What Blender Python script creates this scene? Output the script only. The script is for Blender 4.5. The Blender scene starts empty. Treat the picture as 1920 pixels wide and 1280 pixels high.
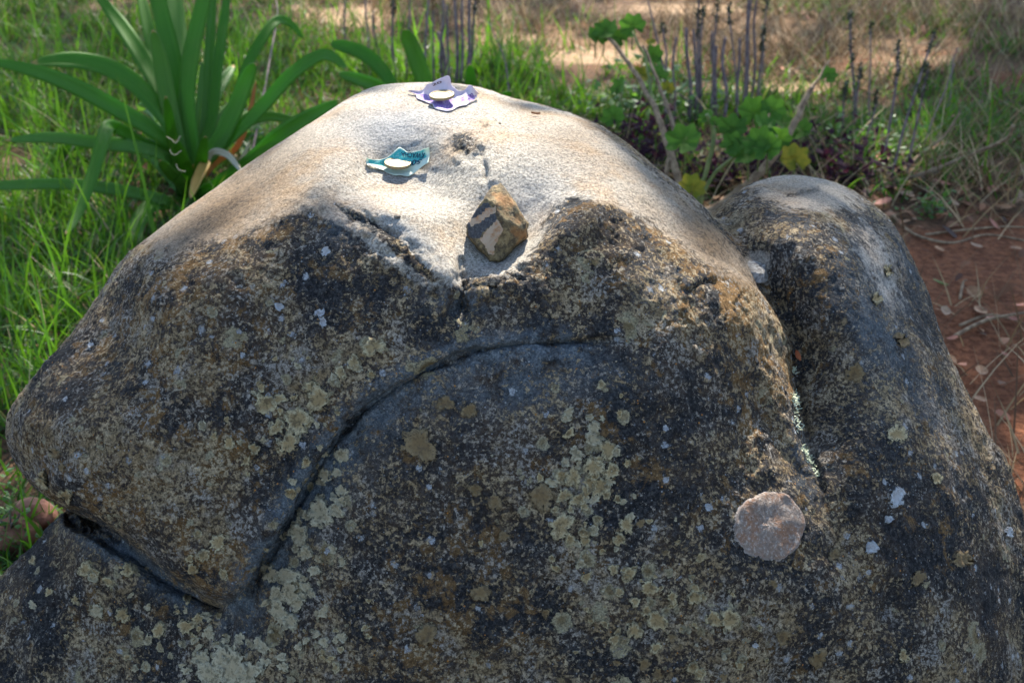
import bpy, bmesh, math, random
import numpy as np
from mathutils import Vector, Matrix
from mathutils.bvhtree import BVHTree

random.seed(7); RNG = np.random.default_rng(7)
SC = bpy.context.scene
COL = SC.collection
# ------------------------------------------------------------------ camera, sky, sun, exposure
CAM_H, PITCH, FPX = 1.05, math.radians(25.0), 2667.0
FWD = np.array([0.0, math.cos(PITCH), -math.sin(PITCH)])
UPV = np.array([0.0, math.sin(PITCH), math.cos(PITCH)])
CAMP = np.array([0.0, 0.0, CAM_H])
cam_d = bpy.data.cameras.new('camera'); cam = bpy.data.objects.new('camera', cam_d); COL.objects.link(cam)
cam_d.lens = 50; cam_d.sensor_width = 36; cam_d.clip_start = 0.02; cam_d.clip_end = 2000
cam.location = (0, 0, CAM_H); cam.rotation_euler = (math.pi/2 - PITCH, 0, 0)
cam_d.dof.use_dof = True; cam_d.dof.focus_distance = 1.34; cam_d.dof.aperture_fstop = 11
SC.camera = cam
SUN_EL, SUN_AZ = math.radians(47), math.radians(8)      # azimuth from +Y (straight behind the rock) towards +X
SUN = np.array([math.sin(SUN_AZ)*math.cos(SUN_EL), math.cos(SUN_AZ)*math.cos(SUN_EL), math.sin(SUN_EL)])
world = bpy.data.worlds.new('World'); SC.world = world; world.use_nodes = True
wn = world.node_tree.nodes; wl = world.node_tree.links
sky = wn.new('ShaderNodeTexSky'); sky.sky_type = 'NISHITA'; sky.sun_disc = False
sky.sun_elevation = SUN_EL; sky.sun_rotation = SUN_AZ
wn['Background'].inputs['Strength'].default_value = 0.122
wl.new(sky.outputs['Color'], wn['Background'].inputs['Color'])
sun_d = bpy.data.lights.new('sun', 'SUN'); sun = bpy.data.objects.new('sun', sun_d); COL.objects.link(sun)
sun_d.energy = 5.0; sun_d.angle = math.radians(0.53); sun_d.color = (1.0, 0.93, 0.82)
sun.rotation_euler = Vector(SUN).to_track_quat('Z', 'Y').to_euler()
SC.view_settings.view_transform = 'Standard'; SC.view_settings.look = 'None'
SC.view_settings.exposure = 1.95; SC.view_settings.gamma = 1.0

# ------------------------------------------------------------------ helpers
def ray(u, v):
    u = np.asarray(u, float); v = np.asarray(v, float)
    xr = (u-960)/FPX; yr = (v-640)/FPX
    return np.stack([xr, FWD[1]-yr*UPV[1], FWD[2]-yr*UPV[2]], -1)
def P(u, v, w): return CAMP + ray(u, v)*np.asarray(w, float)[..., None]
def at_z(u, v, z=0.0):
    d = ray(u, v); return CAMP + d*((z-CAM_H)/d[..., 2])[..., None]
def to_px(p):
    p = np.asarray(p, float)-CAMP; w = p@FWD
    return 960+FPX*p[..., 0]/w, 640-FPX*(p@UPV)/w, w
def catmull(pts, n=8, closed=False):
    pts = np.asarray(pts, float); N = len(pts); out = []
    for i in range(N if closed else N-1):
        if closed: a, b, c, d = [pts[(i+k) % N] for k in (-1, 0, 1, 2)]
        else: a, b, c, d = pts[max(i-1, 0)], pts[i], pts[i+1], pts[min(i+2, N-1)]
        for t in np.arange(n)/n:
            out.append(0.5*((2*b)+(c-a)*t+(2*a-5*b+4*c-d)*t*t+(3*b-a-3*c+d)*t**3))
    if not closed: out.append(pts[-1])
    return np.array(out)
def sstep(a, b, x):
    t = np.clip((x-a)/(b-a), 0, 1); return t*t*(3-2*t)
NT = RNG.random((32, 32, 32)).astype(np.float32)
def vnoise(p):
    i = np.floor(p).astype(int); f = (p-i).astype(np.float32); f = f*f*(3-2*f); i &= 31; j = (i+1) & 31
    x0, y0, z0 = i.T; x1, y1, z1 = j.T; fx, fy, fz = f.T
    def L(a, b, t): return a+(b-a)*t
    return L(L(L(NT[x0,y0,z0], NT[x1,y0,z0], fx), L(NT[x0,y1,z0], NT[x1,y1,z0], fx), fy),
             L(L(NT[x0,y0,z1], NT[x1,y0,z1], fx), L(NT[x0,y1,z1], NT[x1,y1,z1], fx), fy), fz)-0.5
def fbm(p, o=4, r=0.5):
    s = 0; a = 1.0; q = np.array(p, float)
    for k in range(o): s = s+a*vnoise(q+17.3*k); q = q*2.03; a *= r
    return s
def mesh_obj(name, verts, faces, mat, parent=None, smooth=True, link=True):
    me = bpy.data.meshes.new(name)
    me.from_pydata([tuple(map(float, v)) for v in verts], [], [tuple(map(int, f)) for f in faces])
    if smooth: me.polygons.foreach_set('use_smooth', [True]*len(me.polygons))
    for m in (mat if isinstance(mat, (list, tuple)) else [mat]): me.materials.append(m)
    o = bpy.data.objects.new(name, me); COL.objects.link(o)
    if parent is not None: o.parent = parent; o.matrix_parent_inverse = parent.matrix_world.inverted()
    return o
def fast_mesh(name, V, F, mat, attrs=None, smooth=True):
    """V (n,3), F (m,k) with constant k"""
    me = bpy.data.meshes.new(name); n, (m, k) = len(V), F.shape
    me.vertices.add(n); me.vertices.foreach_set('co', np.asarray(V, np.float32).ravel())
    me.loops.add(m*k); me.loops.foreach_set('vertex_index', F.astype(np.int32).ravel())
    me.polygons.add(m); me.polygons.foreach_set('loop_start', np.arange(m, dtype=np.int32)*k)
    me.update(calc_edges=True)
    if smooth: me.polygons.foreach_set('use_smooth', np.ones(m, bool))
    me.materials.append(mat)
    for an, av in (attrs or {}).items():
        if av.ndim == 1:
            a = me.attributes.new(an, 'FLOAT', 'POINT'); a.data.foreach_set('value', av.astype(np.float32))
        else:
            a = me.attributes.new(an, 'FLOAT_COLOR', 'POINT'); a.data.foreach_set('color', np.c_[av, np.ones(n)].astype(np.float32).ravel())
    o = bpy.data.objects.new(name, me); COL.objects.link(o); return o
def empty(name, loc):
    o = bpy.data.objects.new(name, None); COL.objects.link(o); o.location = tuple(map(float, loc)); o.empty_display_size = 0.05
    bpy.context.view_layer.update(); return o
def tag(o, label=None, cat=None, group=None, kind=None):
    if label: o['label'] = label
    if cat: o['category'] = cat
    if group: o['group'] = group
    if kind: o['kind'] = kind
    return o
def tube(path, rad, sides=7, cap=True):
    path = np.asarray(path, float); n = len(path); rad = np.broadcast_to(np.asarray(rad, float), (n,))
    V = []; F = []; ref = np.array([0.31, 0.2, 0.93])
    for i in range(n):
        t = path[min(i+1, n-1)]-path[max(i-1, 0)]; t = t/(np.linalg.norm(t)+1e-9)
        a = np.cross(t, ref); a /= np.linalg.norm(a)+1e-9; b = np.cross(t, a)
        for k in range(sides):
            an = 2*math.pi*k/sides; V.append(path[i]+rad[i]*(a*math.cos(an)+b*math.sin(an)))
    for i in range(n-1):
        for k in range(sides):
            F.append((i*sides+k, i*sides+(k+1) % sides, (i+1)*sides+(k+1) % sides, (i+1)*sides+k))
    if cap: F.append(tuple(range(sides))[::-1]); F.append(tuple((n-1)*sides+k for k in range(sides)))
    return V, F

# ------------------------------------------------------------------ materials
class NB:
    def __init__(s, name):
        s.m = bpy.data.materials.new(name); s.m.use_nodes = True; s.t = s.m.node_tree; s.N = s.t.nodes
        s.b = s.N['Principled BSDF']; s.out = s.N['Material Output']
    def set(s, sock, v):
        if isinstance(v, bpy.types.NodeSocket): s.t.links.new(v, sock)
        elif isinstance(v, (tuple, list)) and len(v) == 3 and sock.type == 'RGBA': sock.default_value = (*v, 1)
        else: sock.default_value = v
    def node(s, typ, ins=None, **props):
        n = s.N.new(typ)
        for k, v in props.items(): setattr(n, k, v)
        for k, v in (ins or {}).items(): s.set(n.inputs[k], v)
        return n
    def coord(s, which='Object'): return s.node('ShaderNodeTexCoord').outputs[which]
    def noise(s, co, scale, detail=4, rough=0.5, dist=0.0, col=False):
        n = s.node('ShaderNodeTexNoise', {'Vector': co, 'Scale': scale, 'Detail': detail, 'Roughness': rough, 'Distortion': dist})
        return n.outputs['Color' if col else 'Fac']
    def vor(s, co, scale, feature='F1', rnd=1.0):
        return s.node('ShaderNodeTexVoronoi', {'Vector': co, 'Scale': scale, 'Randomness': rnd}, feature=feature)
    def math(s, op, a, b=None, c=None, clamp=False):
        n = s.node('ShaderNodeMath', operation=op, use_clamp=clamp); s.set(n.inputs[0], a)
        if b is not None: s.set(n.inputs[1], b)
        if c is not None: s.set(n.inputs[2], c)
        return n.outputs[0]
    def ramp(s, x, a, b, to0=0.0, to1=1.0):
        n = s.node('ShaderNodeMapRange', interpolation_type='SMOOTHSTEP')
        for i, v in zip(('Value', 'From Min', 'From Max', 'To Min', 'To Max'), (x, a, b, to0, to1)): s.set(n.inputs[i], v)
        return n.outputs[0]
    def mix(s, f, a, b, mode='MIX'):
        n = s.node('ShaderNodeMix', data_type='RGBA', blend_type=mode); s.set(n.inputs[0], f); s.set(n.inputs[6], a); s.set(n.inputs[7], b)
        return n.outputs[2]
    def attr(s, name, out='Fac'): return s.node('ShaderNodeAttribute', attribute_name=name).outputs[out]
    def bump(s, h, strength=0.5, dist=0.002, normal=None):
        n = s.node('ShaderNodeBump', {'Height': h, 'Strength': strength, 'Distance': dist})
        if normal is not None: s.set(n.inputs['Normal'], normal)
        return n.outputs[0]
    def done(s, color, rough=0.8, normal=None, spec=0.3):
        s.set(s.b.inputs['Base Color'], color); s.set(s.b.inputs['Roughness'], rough); s.b.inputs['Specular IOR Level'].default_value = spec
        if normal is not None: s.set(s.b.inputs['Normal'], normal)
        return s.m
    def leafy(s, color, rough=0.45, trans=0.35, tcol=None, normal=None, spec=0.4):
        s.done(color, rough, normal, spec)
        tr = s.node('ShaderNodeBsdfTranslucent', {'Color': tcol if tcol is not None else color})
        mx = s.node('ShaderNodeMixShader', {0: trans, 1: s.b.outputs[0], 2: tr.outputs[0]})
        s.t.links.new(mx.outputs[0], s.out.inputs['Surface']); return s.m

def mat_rock():
    b = NB('lichened_rock'); co = b.coord()
    bare, blue, ochre, pale, blk = [b.attr(k) for k in ('bare', 'blue', 'ochre', 'pale', 'blk')]
    warp = b.noise(co, 60, 4, 0.6, col=True)
    wv = b.node('ShaderNodeVectorMath', {0: warp, 1: (0.5, 0.5, 0.5)}, operation='SUBTRACT').outputs[0]
    def warped(k):
        sc = b.node('ShaderNodeVectorMath', {0: wv, 'Scale': k}, operation='SCALE').outputs[0]
        return b.node('ShaderNodeVectorMath', {0: co, 1: sc}, operation='ADD').outputs[0]
    nlo = b.noise(co, 7, 5, 0.6); nlo2 = b.noise(warped(0.02), 13, 6, 0.65); nmid = b.noise(co, 44, 9, 0.76, 0.3)
    nfine = b.noise(co, 135, 8, 0.78, 0.4); nf2 = b.noise(co, 270, 6, 0.8, 0.2); grain = b.noise(co, 380, 5, 0.8); g2 = b.noise(co, 260, 5, 0.7)
    # dark crust
    c = b.mix(b.ramp(nlo2, 0.40, 0.62), (0.016, 0.017, 0.0195), (0.072, 0.048, 0.030))
    c = b.mix(b.ramp(g2, 0.42, 0.72), c, b.mix(0.5, c, (0.16, 0.155, 0.15)))
    # bare blue grey streaks beside the grooves, with their skylight tint painted in
    fb = b.math('MULTIPLY', blue, b.ramp(nmid, 0.34, 0.56), clamp=True)
    c = b.mix(fb, c, b.mix(b.ramp(g2, 0.35, 0.7), (0.085, 0.112, 0.138), (0.22, 0.25, 0.27)))
    # brown crust lichen
    th = b.math('SUBTRACT', 0.60, b.math('MULTIPLY', b.math('SUBTRACT', nlo, 0.44), 0.42))
    th = b.math('ADD', th, b.math('MULTIPLY', blue, 0.10)); th = b.math('ADD', th, b.math('MULTIPLY', blk, 0.12)); th = b.math('SUBTRACT', th, b.math('MULTIPLY', ochre, 0.13))
    m1 = b.ramp(b.math('SUBTRACT', nmid, th), -0.035, 0.035)
    brown = b.mix(b.ramp(nfine, 0.35, 0.65), (0.085, 0.050, 0.022), (0.225, 0.140, 0.064))
    brown = b.mix(b.math('MULTIPLY', ochre, 0.75), brown, b.mix(b.ramp(nfine, 0.3, 0.7), (0.16, 0.085, 0.030), (0.36, 0.22, 0.095)))
    c = b.mix(m1, c, brown)
    # fine tan mottling
    th2 = b.math('SUBTRACT', 0.523, b.math('MULTIPLY', b.math('SUBTRACT', nlo2, 0.47), 0.42)); th2 = b.math('ADD', th2, b.math('MULTIPLY', blk, 0.07))
    th2 = b.math('ADD', th2, b.math('MULTIPLY', blue, 0.06))
    m2 = b.ramp(b.math('SUBTRACT', b.math('MULTIPLY_ADD', nf2, 0.55, b.math('MULTIPLY', nfine, 0.45)), th2), -0.012, 0.016)
    tan = b.mix(b.ramp(nmid, 0.35, 0.65), (0.235, 0.165, 0.088), (0.45, 0.36, 0.23))
    tan = b.mix(b.ramp(b.noise(co, 23, 5, .6), .46, .62), tan, b.mix(b.ramp(nf2, .4, .6), (0.16, 0.135, 0.11), (0.34, 0.31, 0.27)))
    tan = b.mix(b.math('MULTIPLY', b.ramp(nf2, 0.58, 0.44), 0.55), tan, (0.07, 0.055, 0.035))
    c = b.mix(m2, c, tan)
    # pale rosettes: pale crenate rim, browner middle
    def rosette(c, scale, wk, gate_lo, rim, mid, seed):
        cc = b.node('ShaderNodeVectorMath', {0: warped(wk), 1: (seed, seed*1.7, seed*0.3)}, operation='ADD').outputs[0]
        v = b.vor(cc, scale); d = v.outputs['Distance']
        rnd = b.node('ShaderNodeSeparateColor', {0: v.outputs['Color']})
        rad = b.math('MULTIPLY_ADD', rnd.outputs[0], 0.36, 0.10)
        inside = b.ramp(b.math('ADD', b.math('SUBTRACT', d, rad), b.math('MULTIPLY', b.math('SUBTRACT', nfine, 0.5), 0.9)), 0.02, -0.02)
        dens = b.math('ADD', b.math('MULTIPLY', pale, 0.62), b.ramp(nlo2, 0.45, 0.72, 0.02, 0.40))
        gate = b.math('LESS_THAN', rnd.outputs[1], b.math('SUBTRACT', dens, gate_lo))
        k = b.math('MULTIPLY', inside, gate)
        rimf = b.ramp(b.math('DIVIDE', d, rad), 0.35, 0.9)
        col = b.mix(b.math('MULTIPLY', rimf, b.ramp(nfine, 0.35, 0.6, 0.5, 1)), mid, rim)
        return b.mix(k, c, col), k
    c, k1 = rosette(c, 34, 0.016, 0.03, (0.40, 0.36, 0.235), (0.20, 0.150, 0.078), 3.1)
    c, k2 = rosette(c, 70, 0.010, 0.05, (0.38, 0.35, 0.24), (0.27, 0.22, 0.13), 8.4)
    # white and pale grey flecks
    v = b.vor(warped(0.006), 95); rn = b.node('ShaderNodeSeparateColor', {0: v.outputs['Color']})
    k3 = b.math('MULTIPLY', b.ramp(b.math('MULTIPLY_ADD', b.math('SUBTRACT', nf2, .5), 1.6, v.outputs['Distance']), 0.34, 0.22), b.math('LESS_THAN', rn.outputs[0], 0.06))
    c = b.mix(b.math('MULTIPLY', k3, 0.8), c, (0.42, 0.44, 0.46))
    v2 = b.vor(co, 330); rn2 = b.node('ShaderNodeSeparateColor', {0: v2.outputs['Color']})
    k4 = b.math('MULTIPLY', b.ramp(v2.outputs['Distance'], 0.35, 0.2), b.math('LESS_THAN', rn2.outputs[0], 0.10))
    c = b.mix(b.math('MULTIPLY', k4, 0.55), c, (0.36, 0.37, 0.38))
    k5 = b.math('MULTIPLY', k4, b.math('GREATER_THAN', rn2.outputs[1], 0.93)); c = b.mix(k5, c, (0.45, 0.19, 0.03))
    # clean granular stone on top
    st = b.mix(b.ramp(grain, 0.36, 0.62), (0.20, 0.18, 0.15), (0.58, 0.53, 0.45))
    st = b.mix(b.math('MULTIPLY', b.ramp(b.noise(co, 14, 6, 0.65), 0.46, 0.68), 0.7), st, b.mix(b.ramp(grain, .35, .65), (0.22, 0.135, 0.07), (0.58, 0.42, 0.26)))
    st = b.mix(b.math('MULTIPLY', ochre, 0.92), st, b.mix(b.ramp(b.math('ADD', b.math('MULTIPLY', grain, .5), b.math('MULTIPLY', nfine, .5)), .38, .62), (0.045, 0.030, 0.018), (0.235, 0.150, 0.080)))  # brown stain, darkened further to paint the weaker sun on the shoulders
    st = b.mix(b.math('MULTIPLY', blue, 0.75), st, b.mix(b.ramp(grain, 0.3, 0.7), (0.17, 0.185, 0.205), (0.40, 0.41, 0.42)))  # grey blue stone tone, with the shade of the hollow walls painted in
    pit = b.ramp(b.noise(co, 300, 3, 0.6), 0.62, 0.72); st = b.mix(b.math('MULTIPLY', pit, 0.7), st, (0.10, 0.08, 0.06))
    fbare = b.ramp(b.math('ADD', bare, b.math('MULTIPLY', b.math('SUBTRACT', b.math('ADD', b.math('MULTIPLY', nmid, 0.5), b.math('MULTIPLY', nfine, 0.5)), 0.5), 1.7)), 0.40, 0.62)
    fbare = b.math('MULTIPLY', fbare, b.ramp(bare, 0.04, 0.2))
    c = b.mix(1.0, c, b.mix(b.ramp(b.noise(co, 620, 4, 0.8), 0.38, 0.62), (0.62, 0.62, 0.64), (1.35, 1.33, 1.28)), 'MULTIPLY')
    c = b.mix(fbare, c, st)
    h = b.math('ADD', b.math('MULTIPLY', grain, 0.35), b.math('MULTIPLY', g2, 0.7))
    h = b.math('ADD', h, b.math('MULTIPLY', nfine, 1.2))
    li = b.math('MULTIPLY', b.math('ADD', b.math('MULTIPLY', m2, 0.25), b.math('ADD', b.math('MULTIPLY', k1, 0.4), b.math('MULTIPLY', k2, 0.3))), b.math('SUBTRACT', 1.0, fbare))
    h = b.math('ADD', h, b.math('MULTIPLY', nf2, 0.9)); nrm = b.bump(b.math('ADD', h, b.math('MULTIPLY', li, 1.4)), 1.0, 0.0042)
    return b.done(c, 0.92, nrm, 0.12)
M = {}
M['rock'] = mat_rock()
def simple(name, c1, c2, scale=40, rough=0.8, bump=0.3, dist=0.002, detail=6, spec=0.3):
    b = NB(name); co = b.coord(); n = b.noise(co, scale, detail, 0.65)
    return b.done(b.mix(b.ramp(n, 0.35, 0.65), c1, c2), rough, b.bump(b.noise(co, scale*3, 4, 0.6), bump, dist) if bump else None, spec)
def lichen_mat(name, rim, mid, dark):
    b = NB(name); co = b.coord(); e = b.attr('edge'); n = b.noise(co, 260, 6, 0.7); n2 = b.noise(co, 70, 5, 0.6)
    c = b.mix(b.ramp(b.math('ADD', e, b.math('MULTIPLY', b.math('SUBTRACT', n2, 0.5), 1.2)), 0.35, 0.85), mid, rim)
    c = b.mix(b.math('MULTIPLY', b.ramp(n, 0.54, 0.66), 0.6), c, dark)
    n3 = b.noise(co, 150, 7, 0.75)
    c = b.mix(b.math('MULTIPLY', b.ramp(n3, 0.50, 0.40), 0.75), c, dark)
    b.done(c, 0.95, b.bump(b.math('ADD', n, n3), 1.0, 0.0025), 0.1)
    al = b.ramp(b.math('MULTIPLY_ADD', b.math('SUBTRACT', n3, 0.5), 2.6, b.math('MULTIPLY_ADD', b.math('SUBTRACT', n2, 0.5), 1.0, e)), 0.93, 0.85)
    b.set(b.b.inputs['Alpha'], al); return b.m
M['lichen_a'] = lichen_mat('pale_rosette_lichen', (0.42, 0.36, 0.22), (0.26, 0.19, 0.095), (0.08, 0.06, 0.035))
M['lichen_b'] = lichen_mat('greenish_rosette_lichen', (0.40, 0.36, 0.25), (0.31, 0.26, 0.165), (0.11, 0.095, 0.06))
M['lichen_c'] = lichen_mat('white_lichen', (0.40, 0.42, 0.43), (0.33, 0.33, 0.33), (0.22, 0.20, 0.19))
M['lichen_d'] = lichen_mat('brown_lichen', (0.22, 0.165, 0.092), (0.16, 0.11, 0.055), (0.09, 0.065, 0.04))
def mat_biglichen():
    b = NB('pinkish_grey_lichen'); co = b.coord(); e = b.attr('edge'); n = b.noise(co, 330, 5, 0.7); n2 = b.noise(co, 38, 5, 0.65)
    c = b.mix(b.ramp(n2, 0.44, 0.66), (0.21, 0.165, 0.135), (0.25, 0.135, 0.08)); c = b.mix(b.ramp(e, 0.90, 1.0), c, (0.27, 0.25, 0.235))
    c = b.mix(b.math('MULTIPLY', b.ramp(n, 0.52, 0.62), 0.75), c, (0.36, 0.32, 0.28)); c = b.mix(b.math('MULTIPLY', b.ramp(n, 0.46, 0.36), 0.6), c, (0.10, 0.08, 0.07))
    b.done(c, 0.95, b.bump(b.math('ADD', n, n2), 1.0, 0.004), 0.1)
    al = b.ramp(b.math('MULTIPLY_ADD', b.math('SUBTRACT', b.noise(co, 160, 6, .7), 0.5), .35, e), 0.985, 0.955); b.set(b.b.inputs['Alpha'], al); return b.m
M['lichen_big'] = mat_biglichen()

# ================================================================== BOULDER
# 2-D maps over the photograph's pixel grid give each lobe its outline and its distance; the lobes are united as solids.
MU0, MU1, MV0, MV1, MS = -430, 2280, 70, 1830, 3.0
gu = np.arange(MU0, MU1+1, MS); gv = np.arange(MV0, MV1+1, MS); GU, GV = np.meshgrid(gu, gv, indexing='ij')
def tps(pts):
    pts = np.array(pts, float); xy = pts[:, :2]/1000; n = len(pts)
    def K(d2): return 0.5*d2*np.log(d2+1e-12)
    D = ((xy[:, None]-xy[None])**2).sum(-1); A = np.zeros((n+3, n+3)); A[:n, :n] = K(D)+np.eye(n)*2e-4
    A[:n, n] = 1; A[:n, n+1:] = xy; A[n:, :n] = A[:n, n:].T
    s = np.linalg.solve(A, np.r_[pts[:, 2], 0, 0, 0]); x, y = GU/1000, GV/1000
    o = s[n]+s[n+1]*x+s[n+2]*y
    for i in range(n): o = o+s[i]*K((x-xy[i, 0])**2+(y-xy[i, 1])**2)
    return o.astype(np.float32)
def idw(pts, p=2.5):
    num = 0; den = 0
    for u, v, x in pts:
        k = 1.0/(((GU-u)**2+(GV-v)**2)/1e4+0.05)**(p/2); num = num+k*x; den = den+k
    return (num/den).astype(np.float32)
def seg_dist(poly, closed, U=None, V=None):
    U = GU if U is None else U; V = GV if V is None else V
    best = np.full(U.shape, 1e9, np.float32); ins = np.zeros(U.shape, bool); n = len(poly)
    for i in range(n if closed else n-1):
        a = poly[i]; c = poly[(i+1) % n]; e = c-a; L = e@e+1e-9
        t = np.clip(((U-a[0])*e[0]+(V-a[1])*e[1])/L, 0, 1)
        best = np.minimum(best, (U-a[0]-t*e[0])**2+(V-a[1]-t*e[1])**2)
        if closed and a[1] != c[1]:
            ins ^= ((a[1] > V) != (c[1] > V)) & (U < (c[0]-a[0])*(V-a[1])/(c[1]-a[1])+a[0])
    d = np.sqrt(best)
    return np.where(ins, -d, d).astype(np.float32) if closed else d
def line_frac(poly, U, V):
    """distance to an open polyline, signed by side, and the fraction along it"""
    poly = np.asarray(poly, float); best = np.full(U.shape, 1e18); sg = np.zeros(U.shape); fr = np.zeros(U.shape); n = len(poly)-1
    for i in range(n):
        a = poly[i]; e = poly[i+1]-a; L = e@e
        t = np.clip(((U-a[0])*e[0]+(V-a[1])*e[1])/L, 0, 1); dx = U-a[0]-t*e[0]; dy = V-a[1]-t*e[1]; d = dx*dx+dy*dy
        m = d < best; best = np.where(m, d, best); sg = np.where(m, np.sign(e[0]*dy-e[1]*dx), sg); fr = np.where(m, (i+t)/n, fr)
    return np.sqrt(best), sg, fr

HEAD = [(840,156),(900,164),(960,184),(1030,200),(1100,225),(1160,258),(1230,315),(1300,372),(1370,440),(1420,500),(1465,575),(1482,640),
 (1400,665),(1300,650),(1200,628),(1100,632),(1000,638),(900,648),(840,668),(780,692),(720,728),(660,775),(610,835),(570,905),(530,975),(490,1045),(455,1105),
 (430,1130),(400,1119),(350,1095),(300,1062),(250,1025),(200,990),(130,953),(80,922),(40,882),(20,842),(13,800),(25,760),(60,715),(100,668),(150,608),(190,550),(215,508),
 (250,470),(330,405),(400,355),(470,305),(540,258),(600,220),(650,187),(700,164),(760,156)]
BODY = [(135,950),(60,1030),(0,1085),(-130,1260),(-260,1500),(-300,1822),(1900,1822),(1800,1400),(1690,1120),(1600,1000),(1540,905),(1506,810),(1490,720),(1483,650),
 (1440,570),(1350,490),(1200,460),(1000,540),(800,600),(600,640),(400,760),(250,880)]
HUMP = [(1335,412),(1360,380),(1400,350),(1440,334),(1490,328),(1550,338),(1600,358),(1650,395),(1682,432),(1712,490),(1737,545),(1757,610),(1780,670),(1810,732),(1845,800),(1880,880),
 (1895,960),(1905,1050),(1912,1150),(1920,1280),(1960,1500),(2000,1822),(1300,1822),(1380,1300),(1420,900),(1380,700),(1340,600),(1315,480)]
SLAB = [(1868,850),(1895,910),(1925,990),(1990,1110),(2060,1300),(2160,1822),(1700,1822),(1750,1000),(1820,880)]
PXM = 1.36/FPX
sH, sB, sU, sR = [seg_dist(catmull(q, 3, True), True)*PXM for q in (HEAD, BODY, HUMP, SLAB)]
S = tps([(840,156,1.55),(750,160,1.545),(950,185,1.535),(1030,202,1.50),(830,205,1.492),(750,205,1.492),(690,190,1.495),(640,225,1.475),(600,235,1.46),
 (1100,250,1.445),(1060,300,1.395),(950,260,1.435),(960,340,1.375),(1100,385,1.338),(1200,330,1.40),(1200,420,1.345),(1300,420,1.385),(1380,480,1.395),(1300,520,1.33),
 (740,388,1.344),(650,330,1.385),(560,330,1.395),(500,380,1.365),(430,420,1.365),(350,450,1.375),(280,520,1.37),(470,330,1.415),(330,600,1.345),(200,620,1.40),(130,720,1.395),
 (300,760,1.350),(120,850,1.405),(50,820,1.43),(300,950,1.372),(430,1090,1.358),(500,650,1.322),(560,850,1.315),(600,520,1.312),(700,450,1.316),(800,480,1.303),(835,540,1.284),(760,530,1.293),(700,700,1.283),
 (860,600,1.288),(940,530,1.292),(1030,470,1.302),(930,490,1.312),(900,420,1.345),(900,800,1.272),(700,1000,1.275),(900,1000,1.265),(900,1280,1.275),(500,1280,1.325),(560,1050,1.312),
 (250,1200,1.405),(100,1200,1.44),(0,1280,1.46),(-200,1500,1.55),(1200,520,1.305),(1100,600,1.283),(1400,600,1.352),(1300,700,1.295),(1440,740,1.36),(1460,640,1.40),(1200,900,1.268),(1380,880,1.298),
 (1400,1050,1.287),(1520,930,1.345),(1600,1100,1.335),(1200,1280,1.28),(1600,1280,1.345),(1900,1600,1.44),(900,1600,1.30),(900,1820,1.32),(300,1600,1.39)])
UWm = tps([(1490,340,1.57),(1400,380,1.53),(1600,380,1.55),(1490,430,1.470),(1600,480,1.462),(1430,480,1.485),(1680,520,1.50),(1550,600,1.425),(1650,640,1.425),(1490,600,1.462),(1495,700,1.462),(1515,820,1.402),
 (1545,905,1.352),(1600,800,1.390),(1750,750,1.44),(1700,900,1.385),(1640,1000,1.352),(1820,950,1.425),(1800,1100,1.39),(1700,1150,1.35),(1650,1280,1.345),(1850,1280,1.40),(1500,1400,1.36),(1900,1600,1.45),(1500,1822,1.38)])
TH = idw([(430,1130,.066),(300,1062,.085),(130,955,.10),(30,850,.09),(490,1045,.052),(570,905,.036),(660,775,.026),(780,692,.017),(900,648,.006),(1000,640,.0025),(1200,620,.000),(1400,660,0),
 (840,156,.004),(500,380,.01),(1300,372,0),(1482,640,0),(200,550,.03),(700,500,.01)], 3)
RH = idw([(840,156,.05),(650,187,.07),(400,355,.09),(215,508,.09),(60,715,.09),(20,842,.08),(130,953,.048),(300,1062,.038),(430,1130,.026),(490,1045,.018),(570,905,.014),(660,775,.011),(780,692,.008),
 (900,648,.004),(1000,640,.003),(1200,628,.003),(1400,665,.01),(1482,640,.07),(1420,500,.07),(1300,372,.07),(1100,225,.06)], 4)
RB = idw([(60,1030,.08),(-200,1500,.1),(1483,650,.03),(1540,905,.02),(1350,490,.01),(800,600,.01),(1000,1800,.1)], 4)
RU = idw([(1490,328,.07),(1400,350,.06),(1650,395,.08),(1757,610,.09),(1880,880,.08),(1920,1280,.07),(1350,600,.05)], 4)
# relief on the surfaces, metres along the line of sight (+ = deeper)
def gauss(u, v, a, b_, th=0.0, pw=2):
    c, s = math.cos(math.radians(th)), math.sin(math.radians(th)); x = (GU-u)*c+(GV-v)*s; y = -(GU-u)*s+(GV-v)*c
    return np.exp(-(np.abs(x/a)**pw+np.abs(y/b_)**pw))
D = np.zeros(GU.shape, np.float32)
_vv = GV-(GU-752)*0.12-np.maximum(0, 700-GU)*0.25
D += (1.75*np.exp(-np.abs((GU-752)/100)**3.2)*np.interp(_vv, [205,230,260,290,317,340,362,388,402], [0,.005,.0155,.027,.037,.039,.033,.006,0])).astype(np.float32)                # dish with the green note
_vs = GV+np.maximum(GU-930, 0)*0.72+np.maximum(905-GU, 0)*0.5
D += (1.25*np.exp(-np.abs((GU-968)/118)**3)*np.interp(_vs, [320,360,400,440,475,500,522,532], [0,.006,.013,.020,.0225,.017,.002,0])).astype(np.float32)                 # hollow with the stone
D += 0.022*gauss(864, 548, 20, 46, 4)                      # notch below the stone
D -= 0.014*gauss(1085, 420, 60, 30, -35)
D -= 0.010*gauss(905, 262, 34, 60, 10)                     # ridge between the hollows
D -= 0.009*gauss(836, 522, 26, 15, 15, 3); D -= 0.008*gauss(855, 556, 10, 18, -10, 3); D -= 0.010*gauss(945, 512, 40, 16, -15, 3)
D += 0.012*gauss(200, 660, 60, 90, 35)                     # hollow of the left cheek
D -= 0.012*gauss(300, 600, 60, 120, 10)
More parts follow.
